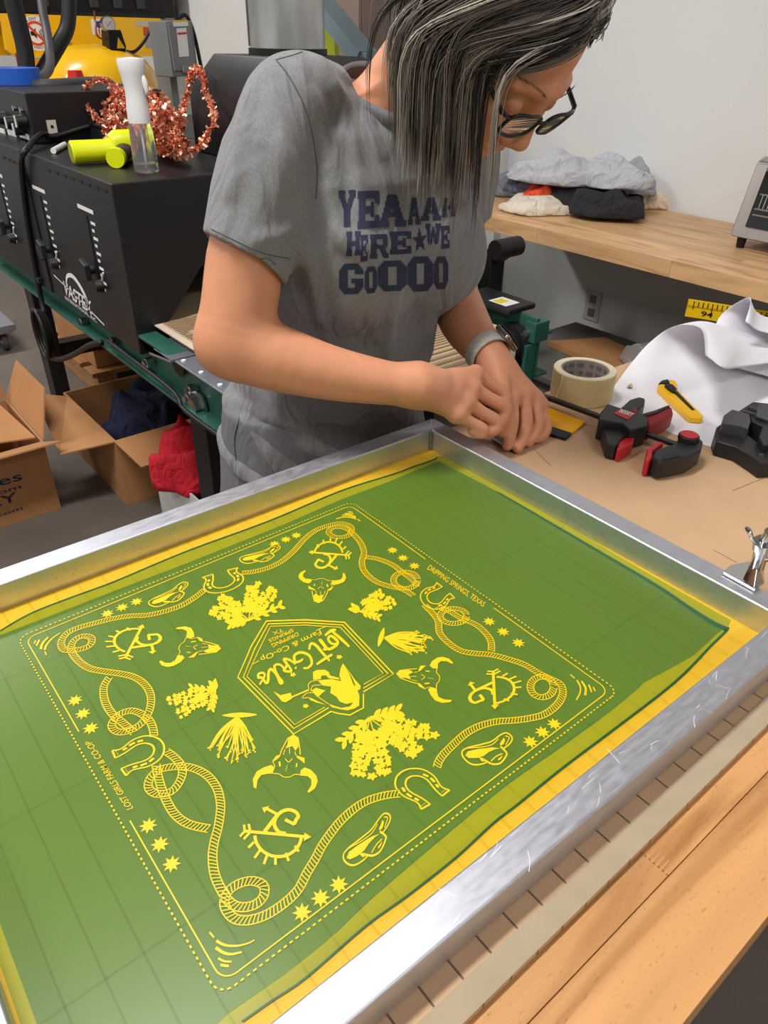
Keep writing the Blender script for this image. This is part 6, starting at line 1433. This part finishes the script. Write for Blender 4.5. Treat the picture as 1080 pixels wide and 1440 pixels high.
part('torn_edge', MB().tube(smooth_path(e_, 5), .0009, 5), mat('torn_edge', (240, 228, 196), .7), tr3, smooth=True)
# crumpled scrap
c = atz(885, 547, on_b); scp = part('tape_scrap', MB().add([c+np.array([.007*math.cos(i*1.9)*(.6+.4*math.sin(i*3.1)), .007*math.sin(i*1.9), .004+.004*math.sin(i*2.3)]) for i in range(10)]+[c+np.array([0, 0, .011])], [(i, (i+1) % 10, 10) for i in range(10)]+[(0, 3, 6), (1, 4, 8), (2, 5, 9)]), mat('scrap_cream', (222, 200, 158), .8), None); tag(scp, 'tiny crumpled scrap of tape on the white paper', 'scrap')
# white paper sheets
M_pap = mat('white_paper', (232, 230, 236), .7)
def sheet(name, label, rows, th=.0006):
    R_ = []
    for r_ in rows: R_.append(smooth_path([atz(a, b, on_b+z_) for a, b, z_ in r_], 6))
    cols_ = [smooth_path([R_[j][i] for j in range(len(R_))], 6) for i in range(len(R_[0]))]; nu, nv = len(cols_), len(cols_[0])
    o = part(name, MB().grid(nu, nv, lambda u, v: cols_[int(round(u*(nu-1)))][int(round(v*(nv-1)))]), M_pap, None, smooth=True)
    sm = o.modifiers.new('thick', 'SOLIDIFY'); sm.thickness = th; sm.offset = 0
    return tag(o, label, 'paper', 'white paper sheets')
sheet('paper_sheet', 'wide sheet of white paper on the board, its far edge curling up', [
    [(836, 560, .0006), (895, 590, .0006), (985, 624, .0006), (1060, 648, .0006), (1150, 675, .0006)],
    [(860, 546, .001), (915, 556, .001), (1000, 585, .001), (1080, 610, .001), (1170, 640, .001)],
    [(882, 518, .010), (938, 515, .012), (1020, 540, .008), (1100, 560, .002), (1190, 590, .001)],
    [(912, 483, .038), (962, 476, .05), (1030, 495, .034), (1110, 515, .012), (1200, 540, .002)],
    [(948, 459, .075), (985, 452, .092), (1030, 462, .075), (1100, 482, .04), (1200, 500, .01)],
    [(985, 462, .105), (997, 466, .112), (1025, 480, .10), (1070, 490, .07), (1180, 490, .03)],
    [(992, 500, .098), (1000, 505, .10), (1020, 518, .092), (1050, 515, .07), (1150, 500, .04)]])
sheet('paper_sheet', 'second white paper sheet with a tall curled corner beside the yellow level', [
    [(1005, 512, .030), (1045, 520, .022), (1120, 540, .012), (1200, 560, .006)],
    [(1000, 480, .062), (1035, 488, .055), (1100, 500, .035), (1190, 520, .02)],
    [(1012, 446, .095), (1040, 452, .090), (1085, 460, .065), (1180, 480, .04)],
    [(1038, 425, .125), (1052, 424, .120), (1078, 446, .085), (1170, 455, .06)],
    [(1056, 420, .140), (1058, 430, .130), (1074, 452, .100), (1150, 462, .075)],
    [(1048, 452, .118), (1054, 456, .115), (1070, 466, .098), (1130, 478, .075)]])
# bar clamp
M_cb = mat('clamp_black', (30, 30, 32), .45, noise=(60, .1)); M_cr = mat('clamp_red', (186, 26, 40), .42); M_cg = mat('clamp_grip_red', (142, 22, 34), .55); M_bar = mat('clamp_bar_steel', (46, 44, 46), .35, .6)
q0 = atz(742, 548, .018); q1 = atz(955, 626, .018); bd_ = (q1-q0)/np.linalg.norm(q1-q0); bs_ = np.cross(bd_, [0, 0, 1.]); LB = np.linalg.norm(q1-q0)
cl = thing('bar_clamp', 'black and red quick-grip bar clamp lying on the board', 'clamp', (q0+q1)/2*[1, 1, 0]+np.array([0, 0, on_b]))
cpt = lambda t, s_, z_: q0*[1, 1, 0]+bd_*t+bs_*s_+np.array([0, 0, on_b+z_])
part('steel_bar', MB().bar(cpt(0, 0, .018), cpt(LB, 0, .018), .010, .006), M_bar, cl, bevel=.001)
for k in range(2): part('bar_hole', MB().cyl(cpt(.012+.012*k, 0, .0205), cpt(.012+.012*k, 0, .0213), .0016, n=10), M_dark, cl)
def tloc(px, py, z_):
    p = atz(px, py, on_b+z_)-q0; return float(np.dot(p, bd_)), float(np.dot(p, bs_))
def cprism(name, pts, z0_, z1_, m_, par=cl, bevel=.0025):
    P = [atz(a, b, on_b+z1_) for a, b in pts]; return part(name, MB().prism([p-(0, 0, z1_-z0_) for p in P], (0, 0, z1_-z0_)), m_, par, bevel=bevel)
C9 = lambda *p: zz(820, 540, 1/6, p)
cprism('trigger_body', C9((130, 300), (150, 230), (205, 165), (555, 280), (545, 350), (400, 390), (330, 330)), .003, .036, M_cb)
lab = cprism('brand_plate', C9((255, 245), (320, 210), (445, 250), (375, 300)), .0362, .0368, M_cr, bevel=0)
mb = MB(); flat_text(mb, 'BESSEY', C9((300, 234))[0], C9((410, 272))[0], (4.0, -4.2), lambda p: atz(p[0], p[1], on_b+.0372), .02); part('plate_lettering', mb, M_white, lab, fixn=False)
cprism('sliding_jaw', C9((165, 380), (190, 290), (390, 360), (400, 410), (310, 470), (280, 515), (200, 495)), .002, .026, M_cb)
cprism('jaw_pad', C9((285, 540), (310, 440), (420, 380), (440, 400), (425, 490), (320, 552)), .001, .022, M_cr)
cprism('pivot_handle', C9((510, 260), (600, 240), (720, 180), (755, 195), (762, 240), (700, 290), (550, 355)), .004, .030, M_cg, bevel=.004)
cprism('handle_rib', C9((500, 250), (590, 225), (720, 175), (735, 182), (610, 245), (520, 268)), .0305, .033, M_cb)
cprism('trigger_lever', C9((320, 195), (390, 130), (470, 105), (525, 118), (520, 170), (440, 235), (380, 235)), .004, .028, M_cb, bevel=.003)
cprism('release_button', C9((405, 225), (440, 190), (460, 215), (430, 240)), .0285, .032, M_cg)
cprism('fixed_jaw', C9((580, 610), (610, 550), (760, 500), (810, 440), (970, 440), (1015, 480), (1000, 545), (900, 610), (650, 660)), .002, .030, M_cb, bevel=.004)
cprism('jaw_recess', C9((665, 620), (700, 595), (830, 585), (815, 610), (670, 640)), .0302, .0306, M_dark, bevel=0)
cprism('jaw_pad', C9((522, 640), (540, 545), (640, 478), (685, 492), (590, 560), (585, 620), (560, 650)), .001, .026, M_cr)
kc = atz(*C9((890, 450))[0], on_b+.034); kn = part('end_knob', MB().cyl(kc-(0, 0, .004), kc+(0, 0, .004), .0145, n=28), M_cb, cl, bevel=.0015); part('knob_disc', MB().cyl(kc+(0, 0, .0041), kc+(0, 0, .0052), .0122, n=28), M_cr, kn)
# utility knife
C5 = lambda *p: zz(900, 510, .1019, p)
uk = thing('utility_knife', 'yellow snap-off utility knife with black slider on the white paper', 'knife', atz(955, 560, on_b)*[1, 1, 0]+np.array([0, 0, on_b]))
def kprism(name, pts, z0_, z1_, m_, par=uk, bevel=.001):
    P = [atz(a, b, on_b+z1_) for a, b in pts]; return part(name, MB().prism([p-(0, 0, z1_-z0_) for p in P], (0, 0, z1_-z0_)), m_, par, bevel=bevel)
M_ky = mat('knife_yellow', (250, 190, 8), .4)
kprism('handle', C5((245, 345), (255, 300), (300, 280), (420, 228), (490, 245), (515, 300), (510, 360), (790, 640), (880, 735), (850, 765), (690, 750)), .0012, .011, M_ky, bevel=.002)
kprism('blade_slot', C5((470, 420), (515, 395), (760, 650), (715, 655)), .0112, .0115, M_dark, bevel=0)
kprism('thumb_slider', C5((340, 300), (400, 285), (460, 300), (510, 355), (490, 395), (435, 375)), .0113, .0165, M_dark, bevel=.0015); kprism('end_cap', C5((255, 285), (300, 240), (390, 222), (415, 270), (375, 290), (310, 282)), .0015, .013, M_dark, bevel=.0015)
# spring clamp at the right
C3 = lambda *p: zz(980, 540, .0926, p)
sc3 = thing('spring_clamp', 'black plastic spring clamp with grey swivel pads on the board', 'clamp', atz(1050, 625, on_b)*[1, 1, 0]+np.array([0, 0, on_b]))
M_sg = mat('clamp_grey_pad', (62, 62, 68), .5)
def sprism(name, pts, z0_, z1_, m_, bevel=.002): 
    P = [atz(a, b, on_b+z1_) for a, b in pts]; return part(name, MB().prism([p-(0, 0, z1_-z0_) for p in P], (0, 0, z1_-z0_)), m_, sc3, bevel=bevel)
sprism('lower_jaw', C3((265, 760), (300, 650), (380, 590), (720, 720), (1000, 950), (1500, 1000), (1500, 1180), (980, 1205), (880, 1130), (600, 950), (300, 865)), .0008, .024, M_cb)
sprism('swivel_pad', C3((390, 560), (410, 470), (530, 380), (800, 450), (825, 560), (780, 680), (700, 640), (400, 590)), .018, .040, M_sg)
sprism('upper_jaw', C3((640, 400), (850, 265), (1080, 290), (1500, 330), (1500, 900), (1010, 930), (940, 800), (1000, 640), (830, 560), (800, 450)), .002, .036, M_cb)
for a, b in (((700, 390), (880, 440)), ((780, 330), (930, 380))): sprism('rib', C3(a, b, (b[0], b[1]+18), (a[0], a[1]+18)), .0362, .039, M_sg, bevel=0)
sprism('pivot_block', C3((930, 300), (1100, 300), (1100, 540), (900, 470)), .0362, .042, M_sg); p = atz(*C3((975, 1085))[0], on_b+.0245); part('pivot_pin', MB().cyl(p-(0, 0, .004), p+(0, 0, .002), .0035, n=14), M_steel, sc3, smooth='auto')
# yellow scraper with black felt edge
sq = thing('vinyl_squeegee', 'flat yellow squeegee card with a black felt edge beside the clamp bar', 'squeegee', atz(790, 595, on_b)*[1, 1, 0]+np.array([0, 0, on_b]))
P = [atz(a, b, on_b+.004) for a, b in ((742, 564), (757, 567), (823, 593), (803, 610), (752, 593))]; part('card', MB().prism([p-(0, 0, .0035) for p in P], (0, 0, .0035)), mat('squeegee_yellow', (250, 176, 10), .45), sq, bevel=.0006)
P = [atz(a, b, on_b+.0046) for a, b in ((752, 592), (804, 609), (796, 616.5), (752, 604))]; part('felt_edge', MB().prism([p-(0, 0, .0045) for p in P], (0, 0, .0050)), M_dark, sq, bevel=.0006)
# hinge clamp holding the frame
hc = thing('hinge_clamp', 'chromed screen hinge clamp with wing nut gripping the frame', 'clamp', atz(1062, 812, HF)*[1, 1, 0]+np.array([0, 0, HF+.0008]))
M_chr = mat('chrome', (200, 200, 200), .14, 1.)
C4 = lambda *p: zz(1000, 720, 1/12, p)
P = [atz(a, b, HF+.004) for a, b in C4((200, 1010), (330, 890), (680, 820), (900, 910), (900, 1180), (750, 1310))]; part('clamp_foot', MB().prism([p-(0, 0, .003) for p in P], (0, 0, .003)), M_chr, hc, bevel=.0008)
P = [atz(a, b, HF+.016) for a, b in C4((690, 830), (850, 900), (890, 960))]; f0 = [atz(a, b, HF+.0041) for a, b in C4((540, 1130), (660, 870), (890, 940), (890, 1190), (730, 1270))]; tp = atz(*C4((800, 870))[0], HF+.018)
part('clamp_hump', MB().add(f0+[tp+np.array([.006*math.cos(k*1.26), .006*math.sin(k*1.26), 0]) for k in range(5)], [(i, (i+1) % 5, 5+(i+1) % 5, 5+i) for i in range(5)]+[(5, 6, 7, 8, 9)]), M_chr, hc, bevel=.0012)
s0 = tp; s1 = atz(*C4((870, 560))[0], HF+.046)
part('screw_sleeve', MB().cyl(s0-(0, 0, .004), s1, .0072, n=24), M_chr, hc, smooth='auto'); part('threaded_stud', MB().cyl(s1, s1+(s1-s0)*.8+np.array([.004, 0, 0]), .0052, n=16), M_chr, hc, smooth='auto')
part('wing_nut', MB().cyl(s1-(s1-s0)*.15, s1+(s1-s0)*.2, .0095, n=20), M_chr, hc, smooth='auto')
for sgn in (-1, 1):
    wd_ = RT*sgn; w0 = s1+wd_*.006; w1 = s1+wd_*.018+np.array([0, 0, .016]); part('wing', MB().tube(smooth_path([w0, (w0+w1)/2+wd_*.001, w1, w1+wd_*.002+np.array([0, 0, .003])], 4), [.004]*4+[.005]*4+[.006]*3+[.0062]+[.0035], 12, flat=.45), M_chr, hc, smooth=True)
ar = s1*.5+s0*.5; part('hinge_arm', MB().tube([ar, ar+np.array([.04, .035, -.002]), ar+np.array([.06, .06, -.03])], .007, 12), M_chr, hc, smooth='auto')
bb = ar+np.array([.06, .075, 0]); part('hinge_base', MB().box(bb[0]-.03, bb[0]+.03, bb[1]-.03, bb[1]+.03, on_b, on_b+.022), M_chr, hc, bevel=.003)
# yellow spirit level lying on a dark crate beyond the table
zl = -.13; l0 = atz(963, 444, zl); l1 = atz(1080, 463, zl); ld = (l1-l0)/np.linalg.norm(l1-l0); lt = atz(980, 421, zl+.05)-l0; lt = lt*[1, 1, 0]; lt = lt-ld*np.dot(lt, ld); wl = min(.07, np.linalg.norm(lt)); lt /= np.linalg.norm(lt)
lv = thing('spirit_level', 'long yellow spirit level with black scale marks behind the paper', 'spirit level', l0+ld*.3)
lvp = lambda t, w_, h_: l0+ld*t+lt*w_+np.array([0, 0, h_])
def lbox(t0, t1, w0, w1, h0, h1): return MB().add([lvp(t, w_, h_) for h_ in (h0, h1) for w_ in (w0, w1) for t in (t0, t1)], [(0, 2, 3, 1), (4, 5, 7, 6), (0, 1, 5, 4), (2, 6, 7, 3), (0, 4, 6, 2), (1, 3, 7, 5)])
M_ly = mat('level_yellow', (246, 200, 16), .4)
part('level_face', lbox(0, .9, 0, .006, .0, .048), M_ly, lv, bevel=.001); part('level_face', lbox(0, .9, wl-.006, wl, .0, .048), M_ly, lv, bevel=.001); part('level_web', lbox(.001, .899, .006, wl-.006, .026, .032), M_ly, lv)
fw = (wl, wl+.0006) if np.dot(lt, CAMP-l0) > 0 else (-.0006, 0.)
for k in range(26):
    part('scale_mark', lbox(.015+k*.012, .0175+k*.012, fw[0], fw[1], .030 if k % 4 else .022, .044), M_dark, lv)
for k, s_ in enumerate(('94', '96', '98', '100')):
    mb = MB(); flat_text(mb, s_, (.04+k*.075, .008), (.07+k*.075, .008), (0, .014), lambda p: lvp(p[0], wl+.0008 if fw[0] > 0 else -.0008, p[1]), .02); part('scale_number', mb, M_dark, lv, fixn=False)
part('vial_window', lbox(.17, .23, .012, wl-.012, .0325, .036), M_dark, lv)
dk = thing('dark_crate', 'dark grey crate under the spirit level on the floor', 'crate', lvp(.5, .03, 0)*[1, 1, 0]+np.array([0, 0, FLOOR]))
part('crate_body', MB().prism([lvp(.14, -.02, 0)*[1, 1, 0]+np.array([0, 0, FLOOR+.001]), lvp(.75, -.02, 0)*[1, 1, 0]+np.array([0, 0, FLOOR+.001]), lvp(.75, .18, 0)*[1, 1, 0]+np.array([0, 0, FLOOR+.001]), lvp(.14, .18, 0)*[1, 1, 0]+np.array([0, 0, FLOOR+.001])], (0, 0, zl-.001-FLOOR-.001)), mat('crate_dark', (52, 48, 44), .6), dk, bevel=.006)
part('crate_rim', MB().prism([lvp(.13, -.03, -.03), lvp(.76, -.03, -.03), lvp(.76, -.021, -.03), lvp(.13, -.021, -.03)], (0, 0, .0285)), mat('crate_dark_rim', (62, 58, 54), .6), dk)
# white plastic bin between the belt end and the table
wbn = thing('white_bin', 'low white plastic bin on the floor between belt end and table', 'bin', (-.29, 1.15, FLOOR))
part('bin_body', MB().box(-.43, -.15, .95, 1.24, FLOOR+.001, -.36), mat('bin_white', (206, 208, 214), .4), wbn, bevel=.012); part('bin_lid', MB().box(-.44, -.14, .94, 1.25, -.3595, -.335), mat('bin_white_lid', (220, 222, 228), .4), wbn, bevel=.006)

for m_ in (M_gc, M_bc, M_wc, M_redc, M_navy, MATS['cream_cloth_warm'], MATS['grey_cloth_dark']): wrinkles(m_, 16, (1.3, .8, 1.), .03, .7)
